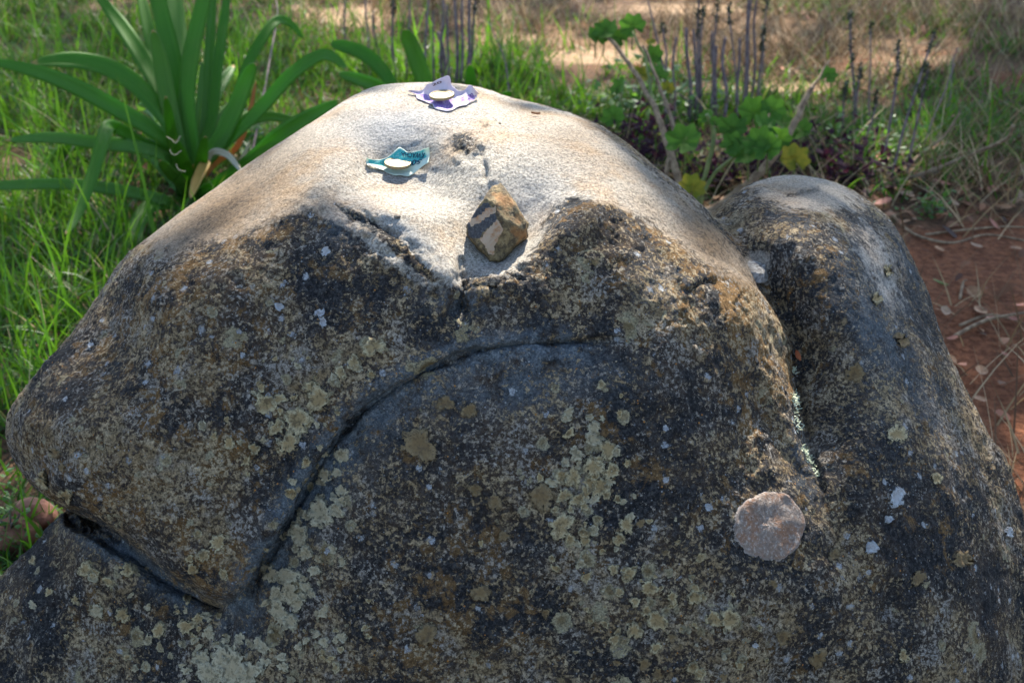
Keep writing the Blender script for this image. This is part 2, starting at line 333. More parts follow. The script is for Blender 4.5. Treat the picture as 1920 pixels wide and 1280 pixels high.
D += 0.010*gauss(160, 838, 16, 14)
def crease(poly, depth, width, step=0.0, stepw=10, fade=0.12):
    global D
    q = np.array(poly, float); pad = max(width*3.5, stepw*10 if step else 0)
    i0, j0 = [max(int((a-o-pad)/MS), 0) for a, o in zip(q.min(0), (MU0, MV0))]; i1, j1 = [max(int((a-o+pad)/MS)+2, 1) for a, o in zip(q.max(0), (MU0, MV0))]
    sl = (slice(i0, i1), slice(j0, j1))
    d, s, f = line_frac(catmull(poly, 4), GU[sl], GV[sl]); e = sstep(0, fade, f)*sstep(1, 1-fade, f)
    D[sl] += (depth*np.exp(-(d/width)**2)*e).astype(np.float32)
    if step: D[sl] += (step*np.exp(-(d/(stepw*4))**2)*np.tanh(s*d/stepw)*e*0.5).astype(np.float32)
jit = lambda poly, a: [(u+random.uniform(-a, a), v+random.uniform(-a, a)) for u, v in poly]
for k_ in range(9):
    t_ = k_/8; o_ = random.uniform(-6, 6)
    pl_ = [(605+60*t_, 374+46*t_), (668+40*t_, 396+44*t_+o_), (730+22*t_, 428+46*t_-o_), (785+10*t_, 468+40*t_+o_), (838+4*t_, 515+34*t_)]
    a_ = random.uniform(0, .35); b_ = random.uniform(.6, 1); pl_ = jit(catmull(pl_, 4), 3.0); n_ = len(pl_); pl_ = pl_[int(a_*n_):max(int(b_*n_), int(a_*n_)+4)]
    crease(pl_, random.uniform(.0015, .006), random.uniform(2.2, 4.2), -random.uniform(.0005, .0025), random.uniform(4, 6))
D += (0.009*np.exp(-(line_frac([(600,385),(700,430),(790,490),(850,560)], GU, GV)[0]/34)**2)*fbm(np.c_[GU.ravel()/22, GV.ravel()/16, 0*GU.ravel()+5], 3, .6).reshape(GU.shape)).astype(np.float32)
D += (0.012*np.exp(-(line_frac([(905,230),(905,300),(870,280)], GU, GV)[0]/22)**2)*fbm(np.c_[GU.ravel()/15, GV.ravel()/15, 0*GU.ravel()+9], 3, .6).reshape(GU.shape)).astype(np.float32)
D += (0.018*np.exp(-(line_frac([(850,530),(900,530),(960,515)], GU, GV)[0]/30)**2)*fbm(np.c_[GU.ravel()/22, GV.ravel()/18, 0*GU.ravel()+2], 3, .6).reshape(GU.shape)).astype(np.float32)
crease([(905,225),(912,260),(903,290),(912,318),(908,345)], .008, 4, .006, 6)
crease([(868,480),(862,510),(868,545),(860,590)], .014, 7)
crease([(885,500),(880,540),(872,585)], .008, 5)
crease([(1282,548),(1302,538),(1322,530),(1345,528)], .010, 3.5, .004, 5)
crease([(430,1125),(436,1160),(425,1200)], .008, 6)
crease([(450,1128),(500,1058),(540,988),(580,915),(622,843),(672,784),(730,738),(788,702),(846,676),(905,655),(1000,645),(1110,640),(1200,632)], .013, 5, 0, 8, .1)
crease([(120,962),(210,1012),(292,1076),(355,1115),(428,1146)], .026, 13, 0, 8, .06)
crease([(1484,650),(1492,720),(1508,800),(1530,880),(1548,930)], .010, 8)
crease([(1400,690),(1430,770),(1470,840),(1510,910)], .010, 22, .010, 25)
crease([(1560,1010),(1620,1090),(1690,1170)], .008, 30)
crease([(60,1160),(20,1230),(-40,1320)], .008, 14, .008, 12); crease([(120,1120),(70,1200),(10,1290)], .006, 8, .006, 9)
crease([(1540,352),(1500,362),(1470,366)], .0018, 4); crease([(1690,1080),(1660,1130),(1640,1180)], .006, 12)
S += D; UWm += D
NP = np.c_[GU.ravel()/90, GV.ravel()/90, np.zeros(GU.size)]
nz = fbm(NP, 3).reshape(GU.shape).astype(np.float32)
S += 0.007*nz; UWm += 0.007*nz
def gnorm(w):
    a, c = np.gradient(w, MS*PXM); return (1/np.sqrt(1+a*a+c*c)).astype(np.float32)
MAPS = np.stack([sH, sB, sU, sR, S, UWm, TH, RH, RB, RU, gnorm(S), gnorm(UWm)], -1).astype(np.float32)
def samp(u, v):
    x = np.clip((u-MU0)/MS, 0, MAPS.shape[0]-1.001); y = np.clip((v-MV0)/MS, 0, MAPS.shape[1]-1.001)
    i = x.astype(int); j = y.astype(int); a = (x-i)[:, None].astype(np.float32); c = (y-j)[:, None].astype(np.float32)
    return (MAPS[i, j]*(1-a)*(1-c)+MAPS[i+1, j]*a*(1-c)+MAPS[i, j+1]*(1-a)*c+MAPS[i+1, j+1]*a*c).T
def rmax(a, b_, r):
    x = np.maximum(a+r, 0); y = np.maximum(b_+r, 0); return np.minimum(np.maximum(a, b_), -r)+np.sqrt(x*x+y*y)
def smin(a, b_, k):
    h = np.maximum(k-np.abs(a-b_), 0)/k; return np.minimum(a, b_)-h*h*k*0.25
def field(m, v, w):
    sh, sb, su, sr, s, uw, th, rh, rb, ru, gs, gw = m
    head = rmax((s-th-w)*gs, sh, rh); head = rmax(head, (w-s-0.46), np.float32(.12))
    body = rmax((s-w)*gs, sb, rb); body = rmax(body, w-s-0.60, np.float32(.12))
    hump = rmax((uw-w)*gw, su, ru); hump = rmax(hump, w-uw-0.40, np.float32(.12))
    slab = rmax(1.50+0*w-w, sr, np.float32(.07)); slab = np.maximum(slab, w-1.9)
    f = smin(smin(head, body, np.float32(.002)), smin(hump, slab, np.float32(.02)), np.float32(.012))
    z = CAM_H+w*(FWD[2]-(v-640)/FPX*UPV[2])
    return np.maximum(f, -0.06-z)
def surface_nets():
    U = np.arange(-410, 2262, 8.0); V = np.arange(90, 1822, 8.0); W = np.arange(1.16, 2.16, 0.008)
    uu, vv = np.meshgrid(U, V, indexing='ij'); m = samp(uu.ravel(), vv.ravel()); nu, nv, nw = len(U), len(V), len(W)
    f = np.empty((nu, nv, nw), np.float32)
    for k, w in enumerate(W): f[:, :, k] = field(m, vv.ravel(), np.full(nu*nv, w, np.float32)).reshape(nu, nv)
    f[0] = f[-1] = 1; f[:, 0] = 1; f[:, -1] = 1; f[:, :, 0] = 1; f[:, :, -1] = 1
    s = f < 0; off = [(a, b_, c) for a in (0, 1) for b_ in (0, 1) for c in (0, 1)]
    cnt = sum(s[a:nu-1+a, b_:nv-1+b_, c:nw-1+c].astype(np.int8) for a, b_, c in off)
    act = (cnt > 0) & (cnt < 8); idx = np.argwhere(act); ids = np.full(act.shape, -1, np.int32); ids[act] = np.arange(len(idx))
    cv = np.stack([f[idx[:, 0]+a, idx[:, 1]+b_, idx[:, 2]+c] for a, b_, c in off], 1); acc = np.zeros((len(idx), 3)); n = np.zeros(len(idx)); O = np.array(off, float)
    for i in range(8):
        for j in range(i+1, 8):
            if np.abs(O[i]-O[j]).sum() != 1: continue
            x = (cv[:, i] < 0) != (cv[:, j] < 0); t = np.where(x, cv[:, i]/np.where(x, cv[:, i]-cv[:, j], 1), 0)
            acc += np.where(x[:, None], O[i]+(O[j]-O[i])*t[:, None], 0); n += x
    p = idx+acc/n[:, None]
    pts = np.c_[U[0]+8*p[:, 0], V[0]+8*p[:, 1], W[0]+0.008*p[:, 2]]
    quads = []
    for ax in range(3):
        sl0 = [slice(1, -1)]*3; sl0[ax] = slice(0, -1); sl1 = [slice(1, -1)]*3; sl1[ax] = slice(1, None)
        a = s[tuple(sl0)]; c = s[tuple(sl1)]; e = np.argwhere(a != c); st = a[tuple(e.T)]
        e = e+1; e[:, ax] -= 1
        b1, b2 = [(1, 2), (2, 0), (0, 1)][ax]; q = []
        for d1, d2 in ((0, 0), (-1, 0), (-1, -1), (0, -1)):
            g = e.copy(); g[:, b1] += d1; g[:, b2] += d2; q.append(ids[tuple(g.T)])
        q = np.stack(q, 1); q[~st] = q[~st][:, ::-1]; quads.append(q)
    return pts, np.concatenate(quads)
pts, quads = surface_nets()
tmp = fast_mesh('tmp', pts*np.array([1/FPX*1.4, 1/FPX*1.4, 1.0]), quads, M['rock'])
md = tmp.modifiers.new('s', 'SUBSURF'); md.levels = 1; md.render_levels = 1; md.subdivision_type = 'CATMULL_CLARK'
dg = bpy.context.evaluated_depsgraph_get(); ev = tmp.evaluated_get(dg); me2 = bpy.data.meshes.new_from_object(ev)
n = len(me2.vertices); co = np.empty(n*3, np.float32); me2.vertices.foreach_get('co', co); pts = co.reshape(n, 3).astype(np.float64)*np.array([FPX/1.4, FPX/1.4, 1.0])
F4 = np.empty(len(me2.loops), np.int32); me2.loops.foreach_get('vertex_index', F4); F4 = F4.reshape(-1, 4)
bpy.data.objects.remove(tmp); bpy.data.meshes.remove(me2)
def ev_f(p): return field(samp(p[:, 0], p[:, 1]), p[:, 1], p[:, 2])
for it in range(2):                                        # pull the refined vertices onto the exact surface
    f0 = ev_f(pts); e = 2.0; g = np.zeros_like(pts)
    for ax, (h, sc) in enumerate(((e, PXM), (e, PXM), (0.001, 1.0))):
        q = pts.copy(); q[:, ax] += h; g[:, ax] = (ev_f(q)-f0)/(h*sc)
    st = f0/np.maximum((g**2).sum(1), 0.15); st = np.clip(st, -0.01, 0.01)
    pts -= (st[:, None]*g)/np.array([PXM, PXM, 1.0])*0.9
PXY = pts[:, :2].copy(); VW = P(pts[:, 0], pts[:, 1], pts[:, 2])
a_, b_, c_, d_ = [VW[F4[:, k]] for k in range(4)]; fn = np.cross(c_-a_, d_-b_)
if (fn*( (a_+c_)/2-np.array([0.05, 1.45, 0.25]))).sum() < 0: F4 = F4[:, ::-1].copy(); fn = -fn
vn = np.zeros_like(VW)
for k in range(4): np.add.at(vn, F4[:, k], fn)
vn /= np.linalg.norm(vn, axis=1)[:, None]+1e-12
rough = 0.0045*fbm(VW*20, 4, 0.55)+0.0022*fbm(VW*95, 3, 0.6)+0.0016*sstep(-.03, .05, fbm(VW*48+7, 4, .6))
facing = -(vn*ray(PXY[:, 0], PXY[:, 1])).sum(1)
# zones of growth, stain and painted shade, set where they lie on the stone
u, v = PXY.T
front = sstep(-0.05, 0.1, facing)
BARE = [(60,500),(215,470),(300,500),(380,470),(480,450),(540,415),(590,420),(650,462),(720,505),(790,548),(850,580),(900,560),(960,535),(1020,470),(1075,395),(1150,410),(1230,450),(1300,500),(1390,545),(1440,560),(1424,500),(1374,440),(1305,370),(1235,312),(1165,250),(1100,200),(1000,120),(60,50)]
bare = sstep(62, -85, seg_dist(np.array(BARE, float), True, u, v))*1.0
def gz(lst):
    o = np.zeros(len(u))
    for cu, cv_, a, c, th, amp in lst:
        cs, sn = math.cos(math.radians(th)), math.sin(math.radians(th)); x = (u-cu)*cs+(v-cv_)*sn; y = -(u-cu)*sn+(v-cv_)*cs
        o = np.maximum(o, amp*np.exp(-((x/a)**2+(y/c)**2)))
    return o
bare = np.maximum(bare, gz([(1500,350,170,65,10,.8),(1650,500,65,170,-22,.58),(1420,490,30,25,0,1.0)]))
bare -= gz([(1130,430,95,40,12,.55),(870,270,36,32,30,.75),(690,420,90,11,32,.75),(760,480,80,9,38,.7),(640,440,50,10,30,.5),(880,560,40,40,0,.5),(240,480,60,40,-50,.3)])
blue = gz([(745,240,100,50,0,1.0),(770,300,60,50,0,.7),(1000,380,70,60,-30,.6),(870,560,60,35,0,.9),(740,420,80,14,35,.7)])  # paints the grey shade on the inner walls of the hollows
dg1, sg1, fr1 = line_frac([(440,1120),(570,905),(660,775),(780,692),(900,648),(1050,640)], u, v)
blue = np.maximum(blue, np.exp(-(dg1/np.where(sg1 > 0, 72, 28))**2)*0.95)
blue = np.maximum(blue, gz([(1650,600,70,200,-14,.65),(1740,760,40,130,-22,.5),(1500,420,60,60,0,.3),(980,720,180,60,-5,.6),(230,1040,150,26,30,.9),(330,1110,120,20,30,.9),(1510,860,30,90,-12,.5),(1240,540,60,50,40,.55),(640,420,50,40,0,.5),(1700,480,40,110,-22,.45),(900,730,160,60,-10,.4)]))
ochre = gz([(320,680,160,250,15,.62),(1380,650,90,140,-20,.6),(1250,560,120,70,20,.45),(700,1180,160,90,0,.25),(1600,640,60,200,-10,.3),(420,395,220,75,-35,1.0),(1330,455,110,70,45,1.0),(1250,350,90,40,40,.5),(300,620,50,170,8,.85),(330,440,200,60,-30,.65),(1400,580,70,150,-30,.95),(1460,680,40,130,-15,.8),(1100,290,150,50,25,.55),(1230,400,100,40,35,.6),(200,900,160,70,30,.8),(400,1050,120,50,30,.85),(1470,370,120,40,0,.6),(1560,560,60,120,0,.3),(1080,260,90,40,0,.6)])  # brown stain; on both shoulders it also paints in the weaker sun
pale = gz([(1100,900,70,150,8,.95),(1080,1010,70,120,0,.8),(620,920,40,80,-30,.6),(560,1130,60,110,-30,.9),(640,1080,50,120,0,.5),(400,1250,120,60,0,1.0),(1200,1170,110,120,0,.7),(560,760,80,90,0,.65),(200,1120,120,60,20,.6),(100,880,70,50,0,.4),(1340,1180,60,90,0,.6),(680,660,60,50,0,.6)])
blk = gz([(430,560,120,100,0,.5),(1260,850,100,160,0,.5),(1690,1000,90,120,0,.75),(1850,1130,50,160,0,.75),(900,850,150,150,0,.3),(60,1080,60,120,30,.7),(130,740,60,60,0,.6),(1140,440,70,30,10,.8)])
ledge = np.exp(-(line_frac([(600,395),(700,445),(790,505),(850,565),(960,530)], u, v)[0]/38)**2)*front
VW += vn*(ledge*(.006*fbm(VW*55+3, 4, .65)+.003*sstep(0, .06, fbm(VW*70+13, 3, .6))))[:, None]
VW += vn*(rough*(0.35+0.65*front)*(1-.72*np.clip(bare, 0, 1)))[:, None]
boulder = fast_mesh('boulder', VW, F4, M['rock'], dict(bare=bare*front+0*u, blue=blue*front, ochre=ochre*front, pale=pale*front, blk=blk*front))
tag(boulder, 'big lichen covered boulder with a sunlit hollowed top and curved groove', 'boulder')
tri_v = [tuple(x) for x in VW]; BV = BVHTree.FromPolygons(tri_v, [tuple(map(int, q)) for q in F4])
CV = Vector(CAMP)
def hit(u, v):
    d = Vector(ray(u, v)).normalized(); loc, nor, i, dist = BV.ray_cast(CV, d, 6.0)
    if loc is None: return None, None
    if nor.dot(d) > 0: nor = -nor
    return np.array(loc), np.array(nor)
def rock_w(u, v):
    l, n_ = hit(u, v); return None if l is None else float((l-CAMP)@FWD)
print('BOULDER faces', len(F4))
# ------------------------------------------------------------------ lichen rosettes standing proud of the stone (parts of the boulder)
def lichen(u, v, rpx, mat, thick=0.0018, lobes=0.16, big=False, asp=1.0, rot=0.0):
    c, n_ = hit(u, v)
    if c is None: return
    rings = (0.0, .1, .2, .3, .4, .5, .6, .7, .8, .88, .94, 1.0) if big else (0.0, 0.55, 0.88, 1.0)
    NS = 72 if big else (22 if rpx > 10 else 16)
    ph = [random.uniform(0, 6.28) for _ in range(6)]
    V = []; F = []; E = []
    for ri, r in enumerate(rings):
        for k in range(NS if ri else 1):
            a = 2*math.pi*k/NS
            rr = rpx*r*(1+lobes*(0.55*math.sin(2*a+ph[0])+0.5*math.sin(3*a+ph[1])+0.40*math.sin(5*a+ph[2])+0.40*math.sin(8*a+ph[3])+0.3*math.sin(11*a+ph[4])))
            x = rr*math.cos(a)*asp; y = rr*math.sin(a)
            p, nn = hit(u+x*math.cos(rot)-y*math.sin(rot), v+x*math.sin(rot)+y*math.cos(rot))
            if p is None or np.linalg.norm(p-c) > rpx*PXM*3: p = c
            hgt = thick*1.3*(1 if r < .93 else (.9 if r < .97 else -.5)) if big else thick*((0.7 if r < 0.5 else (1.0 if r < .8 else 1.7)) if r < 0.95 else -0.6)*(1+(0 if big else 0.35)*math.sin(7*a+ph[5])*(r > 0.3))
            V.append(p+n_*hgt); E.append(r)
    for k in range(NS): F.append((0, 1+k, 1+(k+1) % NS))
    for ri in range(1, len(rings)-1):
        o0 = 1+(ri-1)*NS; o1 = o0+NS
        for k in range(NS): F.append((o0+k, o1+k, o1+(k+1) % NS, o0+(k+1) % NS))
    o = mesh_obj('lichen_patch', V, F, mat, boulder)
    a = o.data.attributes.new('edge', 'FLOAT', 'POINT'); a.data.foreach_set('value', np.array(E, np.float32))
    return o
big = lichen(1442, 986, 68, M['lichen_big'], 0.0013, 0.040, True)
big['label'] = 'large round pinkish grey lichen patch on the lower front'
LA, LB, LC, LD = M['lichen_a'], M['lichen_b'], M['lichen_c'], M['lichen_d']
for (u, v, r, m) in [(1680,933,18,LC),(1666,972,8,LC),(1635,1028,14,LC),(1680,816,21,LA),(1412,1208,8,LC),(1328,952,9,LC),(1310,1045,9,LA),(1300,1118,14,LA),(1365,1160,24,LA),(1338,1160,16,LA),(1300,1248,11,LA),(1385,1248,9,LA),
  (640,850,15,LB),(612,890,13,LB),(632,884,9,LB),(645,920,12,LB),(634,955,13,LB),(602,905,7,LB),(563,958,9,LB),(552,982,8,LB),(565,978,7,LB),(600,960,30,LB),(558,1000,22,LB),(575,1035,16,LB),(510,1075,18,LB),(540,1080,22,LB),(545,1110,24,LB),(520,1115,16,LB),(560,1130,15,LB),(525,1145,18,LB),(545,1165,14,LB),(590,1070,13,LB),(610,1205,10,LB),(640,1195,13,LB),
  (500,755,24,LA),(525,750,15,LA),(600,745,26,LA),(585,725,14,LA),(560,790,26,LA),(545,830,22,LA),(475,840,12,LA),(460,860,10,LA),(430,830,14,LA),(700,650,22,LA),(665,680,14,LA),(695,700,8,LA),(575,865,11,LA),(640,700,12,LA),(520,800,16,LA),
  (1065,770,12,LB),(1060,785,9,LB),(1110,800,16,LB),(1112,825,14,LB),(1105,780,8,LB),(1140,845,18,LA),(1120,862,12,LA),(1160,845,10,LB),(1078,850,14,LB),(1058,870,10,LB),(1115,875,22,LA),(1145,885,16,LA),(1075,895,20,LA),(1055,890,14,LA),(1035,905,11,LB),(1130,915,18,LA),(1110,905,14,LA),(1145,900,9,LB),(1060,930,16,LA),(1085,940,14,LA),(1170,940,8,LB),(1120,972,10,LA),(1040,955,9,LA),(1050,985,24,LA),(1070,1010,14,LA),(1035,1045,8,LA),(1015,930,28,LD),(1095,1000,10,LA),(1175,985,16,LA),(1160,1010,12,LA),
  (838,755,15,LD),(880,770,18,LD),(785,835,38,LD),(890,920,13,LD),(927,940,16,LD),(945,1005,12,LD),(900,1110,18,LD),(800,1190,22,LD),(1180,1075,14,LA),(1150,1065,10,LA),(1215,1100,18,LA),(1230,1160,20,LA),(1190,1180,16,LA),(1150,1200,13,LA),(1100,1080,12,LA),(1260,1120,12,LA),
  (160,1065,16,LA),(180,1075,12,LA),(183,1145,13,LB),(145,1125,9,LA),(175,1080,10,LB),(240,1068,15,LA),(375,1160,12,LA),(385,1155,9,LB),(350,1170,16,LA),(335,1145,7,LA),(410,1155,6,LA),(350,1125,8,LA),(230,1150,14,LA),(300,1180,16,LA),(105,850,11,LD),(120,875,7,LD),(85,900,18,LA),(120,930,15,LA),(410,1020,18,LA),(380,1040,14,LA),(370,1000,8,LA),(420,1075,12,LA),(360,1065,10,LA),
  (600,590,9,LC),(605,605,8,LC),(525,575,9,LC),(610,475,10,LC),(455,667,6,LC),(170,650,7,LC),(450,620,5,LC),(1665,510,11,LA),(1640,560,12,LA),(1690,640,16,LD),(1600,700,18,LD),(1755,900,13,LA),(1800,1050,18,LD),(1720,1085,14,LD),(1560,1040,12,LD),(1470,1190,14,LD),(1530,1230,18,LD),(1690,1230,14,LA),(1450,1095,8,LD),
  (430,1245,40,LB),(400,1270,34,LB),(470,1262,26,LB),(380,1235,18,LB),(1890,1000,10,LC)]:
    lichen(u+random.uniform(-2, 2), v+random.uniform(-2, 2), r, m, 0.0013+0.00003*r, random.uniform(.16, .30), False, random.uniform(.8, 1.2), random.uniform(0, 3))
for (cu, cv_, su_, sv_, n_, rr, ms) in [(1095,920,45,95,50,8,(LA,LB)),(560,1120,45,80,36,8,(LB,)),(600,930,35,60,18,6,(LB,)),(1200,1150,90,80,46,8,(LA,LA,LD)),(540,790,60,60,36,8,(LA,LB)),(250,1120,120,60,30,7,(LA,LB)),(420,1250,70,30,40,9,(LB,)),(1340,1180,60,70,22,6,(LA,LB)),(640,1180,60,60,16,6,(LA,))]:
    for _ in range(n_):
        lichen(random.gauss(cu, su_), random.gauss(cv_, sv_), random.uniform(.5, 1.35)*rr, random.choice(ms), 0.001, .30, False, random.uniform(.7, 1.4), random.uniform(0, 3))
# ochre-orange and shaggy pale lichen in the crease beside the hump
def shaggy():
    V = []; F = []
    line = catmull([(1488,690),(1490,730),(1491,760),(1496,800),(1504,835),(1518,862),(1532,893)], 12)
    for (u, v) in line:
        for _ in range(int(max(0, 5*(.55+1.1*math.sin(v*.09)*math.sin(v*.031+1))))):
            p, n_ = hit(u+random.gauss(0, 2.6), v+random.uniform(-3, 3))
            if p is None: continue
            q = [p]; dirn = n_*0.6+np.array([random.gauss(0, .7), random.gauss(0, .3), random.gauss(0, .7)])
            L = random.uniform(.002, .006)
            for k in range(3): dirn = dirn+np.array([random.gauss(0, .5) for _ in range(3)]); q.append(q[-1]+dirn/np.linalg.norm(dirn)*L/3)
            tv, tf = tube(q, [.0006, .0006, .0005, .0002], 3, False); o = len(V); V += tv; F += [tuple(i+o for i in f) for f in tf]
    o = mesh_obj('shaggy_lichen', V, F, simple('shaggy_pale_green_lichen', (0.34, 0.38, 0.24), (0.55, 0.58, 0.46), 200, 0.9, 0), boulder); o['kind'] = 'stuff'
    o['label'] = 'pale green shaggy lichen in the crease beside the hump'
shaggy()

# ------------------------------------------------------------------ things lying on the boulder
def faceted_stone(name, u, v, wpx, hpx, mat, seedv, cuts, tilt=0.0, sink=0.2, dz=None, squash=0.85):
    base, n_ = hit(u, v+hpx*0.42); w = float((base-CAMP)@FWD)
    sc = w/FPX; R = np.array([wpx*sc/2, min(wpx, hpx)*sc*squash/2, hpx*sc/2])
    bm = bmesh.new(); bmesh.ops.create_icosphere(bm, subdivisions=5, radius=1.0)
    for nx, ny, nz_, d in cuts:
        nn = Vector((nx, ny, nz_)).normalized()
        for vt in bm.verts:
            e = vt.co.dot(nn)-d
            if e > 0: vt.co -= nn*e*0.96
    V = np.array([vt.co[:] for vt in bm.verts]); F = [[x.index for x in f.verts] for f in bm.faces]; bm.free()
    V *= (1+0.10*fbm(V*2.3+seedv, 4, 0.6)+0.05*fbm(V*9+seedv, 3, 0.6))[:, None]
    V = V/np.abs(V).max(0)*R
    c = math.cos(tilt); s_ = math.sin(tilt); V = np.c_[V[:, 0]*c-V[:, 2]*s_, V[:, 1], V[:, 0]*s_+V[:, 2]*c]
    # its picture plane stands across the line of sight, so height is along the camera's up
    rt = np.array([1.0, 0, 0]); V = V[:, :1]*rt+V[:, 1:2]*FWD+V[:, 2:3]*UPV
    cen = P(u, v, w-R[1]*0.12)
    return mesh_obj(name, V+cen, F, mat)
def mat_stone():
    b = NB('broken_veined_stone'); co = b.coord(); n1 = b.noise(co, 120, 6, 0.7); n2 = b.noise(co, 420, 4, 0.7); n3 = b.noise(co, 26, 4, 0.6)
    c = b.mix(b.ramp(n1, 0.38, 0.64), (0.05, 0.036, 0.022), (0.20, 0.145, 0.07)); c = b.mix(b.math('MULTIPLY', b.ramp(n2, 0.52, 0.66), 0.6), c, (0.28, 0.22, 0.12))
    c = b.mix(b.math('MULTIPLY', b.ramp(n3, 0.56, 0.66), 0.6), c, (0.30, 0.14, 0.045))
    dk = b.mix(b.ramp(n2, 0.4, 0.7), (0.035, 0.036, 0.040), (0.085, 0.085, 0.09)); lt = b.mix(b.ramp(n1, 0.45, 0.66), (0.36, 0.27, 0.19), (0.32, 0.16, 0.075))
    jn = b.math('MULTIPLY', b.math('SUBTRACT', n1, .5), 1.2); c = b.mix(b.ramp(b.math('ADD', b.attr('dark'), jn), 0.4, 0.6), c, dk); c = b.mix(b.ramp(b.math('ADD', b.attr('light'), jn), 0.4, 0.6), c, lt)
    return b.done(c, 0.85, b.bump(b.math('ADD', n1, n2), 0.9, 0.0022))
st = faceted_stone('broken_stone', 932, 413, 120, 166, mat_stone(), 3.0, [(-.58,-.78,.0,.66),(.50,-.70,.40,.68),(.25,-.80,-.50,.74),(-.80,-.05,.66,.60),(.80,-.05,.70,.66),(-.72,-.1,-.72,.84),(.66,-.15,-.78,.84),(-.98,-.1,-.05,.88),(.99,-.1,-.1,.90),(.1,-.55,.85,.70),(-.25,.05,1,.80),(.3,-.1,1,.86)], 0.0, squash=0.95)
V = np.array([x.co[:] for x in st.data.vertices]); su, sv, sw = to_px(V)
su2 = su+2*fbm(V*90, 2); sv2 = sv+2*fbm(V*90+9, 2)
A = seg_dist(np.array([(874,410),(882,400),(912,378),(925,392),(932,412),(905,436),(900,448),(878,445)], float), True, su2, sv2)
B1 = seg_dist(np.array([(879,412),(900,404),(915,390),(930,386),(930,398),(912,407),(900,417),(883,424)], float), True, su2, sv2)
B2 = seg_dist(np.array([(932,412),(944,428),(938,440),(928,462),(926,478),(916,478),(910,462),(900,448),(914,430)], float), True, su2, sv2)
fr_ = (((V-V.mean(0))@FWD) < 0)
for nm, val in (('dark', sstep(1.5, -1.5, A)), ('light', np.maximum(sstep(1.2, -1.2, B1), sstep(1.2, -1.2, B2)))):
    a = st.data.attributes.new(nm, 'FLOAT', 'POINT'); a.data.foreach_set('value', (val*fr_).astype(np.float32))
tag(st, 'fist sized angular brown stone with dark and pale broken faces on the boulder', 'stone')

# banknotes: control net of photograph points with heights above the stone, smoothed
def note(name, Fr, Bk, hF, hB, z0, sag, matset, mid=0.45):
    rows = []; K = 5
    for j in range(K):
        t = j/(K-1); row = []
        for i in range(len(Fr)):
            u = Fr[i][0]*(1-t)+Bk[i][0]*t; v = Fr[i][1]*(1-t)+Bk[i][1]*t; h = hF[i]*(1-t)+hB[i]*t-sag*math.sin(math.pi*t)*(1-0.6*abs(2*i/(len(Fr)-1)-1))
            f0 = P(Fr[i][0], Fr[i][1], rock_w(*Fr[i])-0.0014*hF[i]-.0015)
            p = at_z(u, v, f0[2]+(h-hF[i])/1000) if t > 0 else f0
            rw = rock_w(u, v); w = float((p-CAMP)@FWD)
            if rw is not None and w > rw-0.0025: p = P(u, v, rw-0.0025)
            row.append(p)
        rows.append(row)
    rows = np.array(rows); rows = np.array([catmull(r, 7) for r in rows]); rows = np.array([catmull(rows[:, i], 5) for i in range(rows.shape[1])])   # (nu, nv, 3)
    nu, nv = rows.shape[:2]
    V = rows.reshape(-1, 3); V = V+0.0045*np.c_[fbm(V*55, 2), fbm(V*55+5, 2), np.abs(fbm(V*55+11, 2))]+.0012*np.c_[fbm(V*160, 2), fbm(V*160+5, 2), fbm(V*160+11, 2)]
    for it in range(2):
        for k in range(len(V)):
            u_, v_, w_ = to_px(V[k]); rw = rock_w(u_, v_)
            if rw is not None and w_ > rw-0.001: V[k] = P(u_, v_, rw-0.0012)
    F = [(i*nv+j, (i+1)*nv+j, (i+1)*nv+j+1, i*nv+j+1) for i in range(nu-1) for j in range(nv-1)]
    o = mesh_obj(name, V, F, matset)
    uvx = np.array([(i/(nu-1), j/(nv-1)) for i in range(nu) for j in range(nv)])
    for k, nm in enumerate(('across', 'along')):
        a = o.data.attributes.new(nm, 'FLOAT', 'POINT'); a.data.foreach_set('value', uvx[:, k].astype(np.float32))
    md = o.modifiers.new('paper', 'SOLIDIFY'); md.thickness = 0.0003; md.offset = 0
    return o, BVHTree.FromPolygons([tuple(x) for x in V], F)
def mat_note(name, paper, ink1, ink2, lo, hi):
    b = NB(name); x = b.attr('across'); y = b.attr('along'); co = b.coord()
    cx = b.node('ShaderNodeCombineXYZ', {0: x, 1: y}).outputs[0]
    n1 = b.noise(cx, 9, 4, 0.6); wv = b.node('ShaderNodeTexWave', {'Vector': cx, 'Scale': 11, 'Distortion': 9, 'Detail': 3}).outputs['Fac']
    n2 = b.noise(cx, 42, 4, 0.6)
    m = b.math('MULTIPLY', b.ramp(y, lo, lo+0.06), b.ramp(y, hi, hi-0.05)); m = b.math('MULTIPLY', m, b.ramp(x, 0.03, 0.07)); m = b.math('MULTIPLY', m, b.ramp(x, 0.98, 0.94))
    ink = b.mix(b.ramp(wv, 0.3, 0.8), ink1, ink2); ink = b.mix(b.math('MULTIPLY', b.ramp(n2, 0.56, 0.64), 0.6), ink, paper)
    c = b.mix(b.math('MULTIPLY', m, b.ramp(n1, 0.30, 0.45, 0.45, 1.0)), paper, ink)
    return b.leafy(c, 0.6, 0.25, c, None, 0.3)
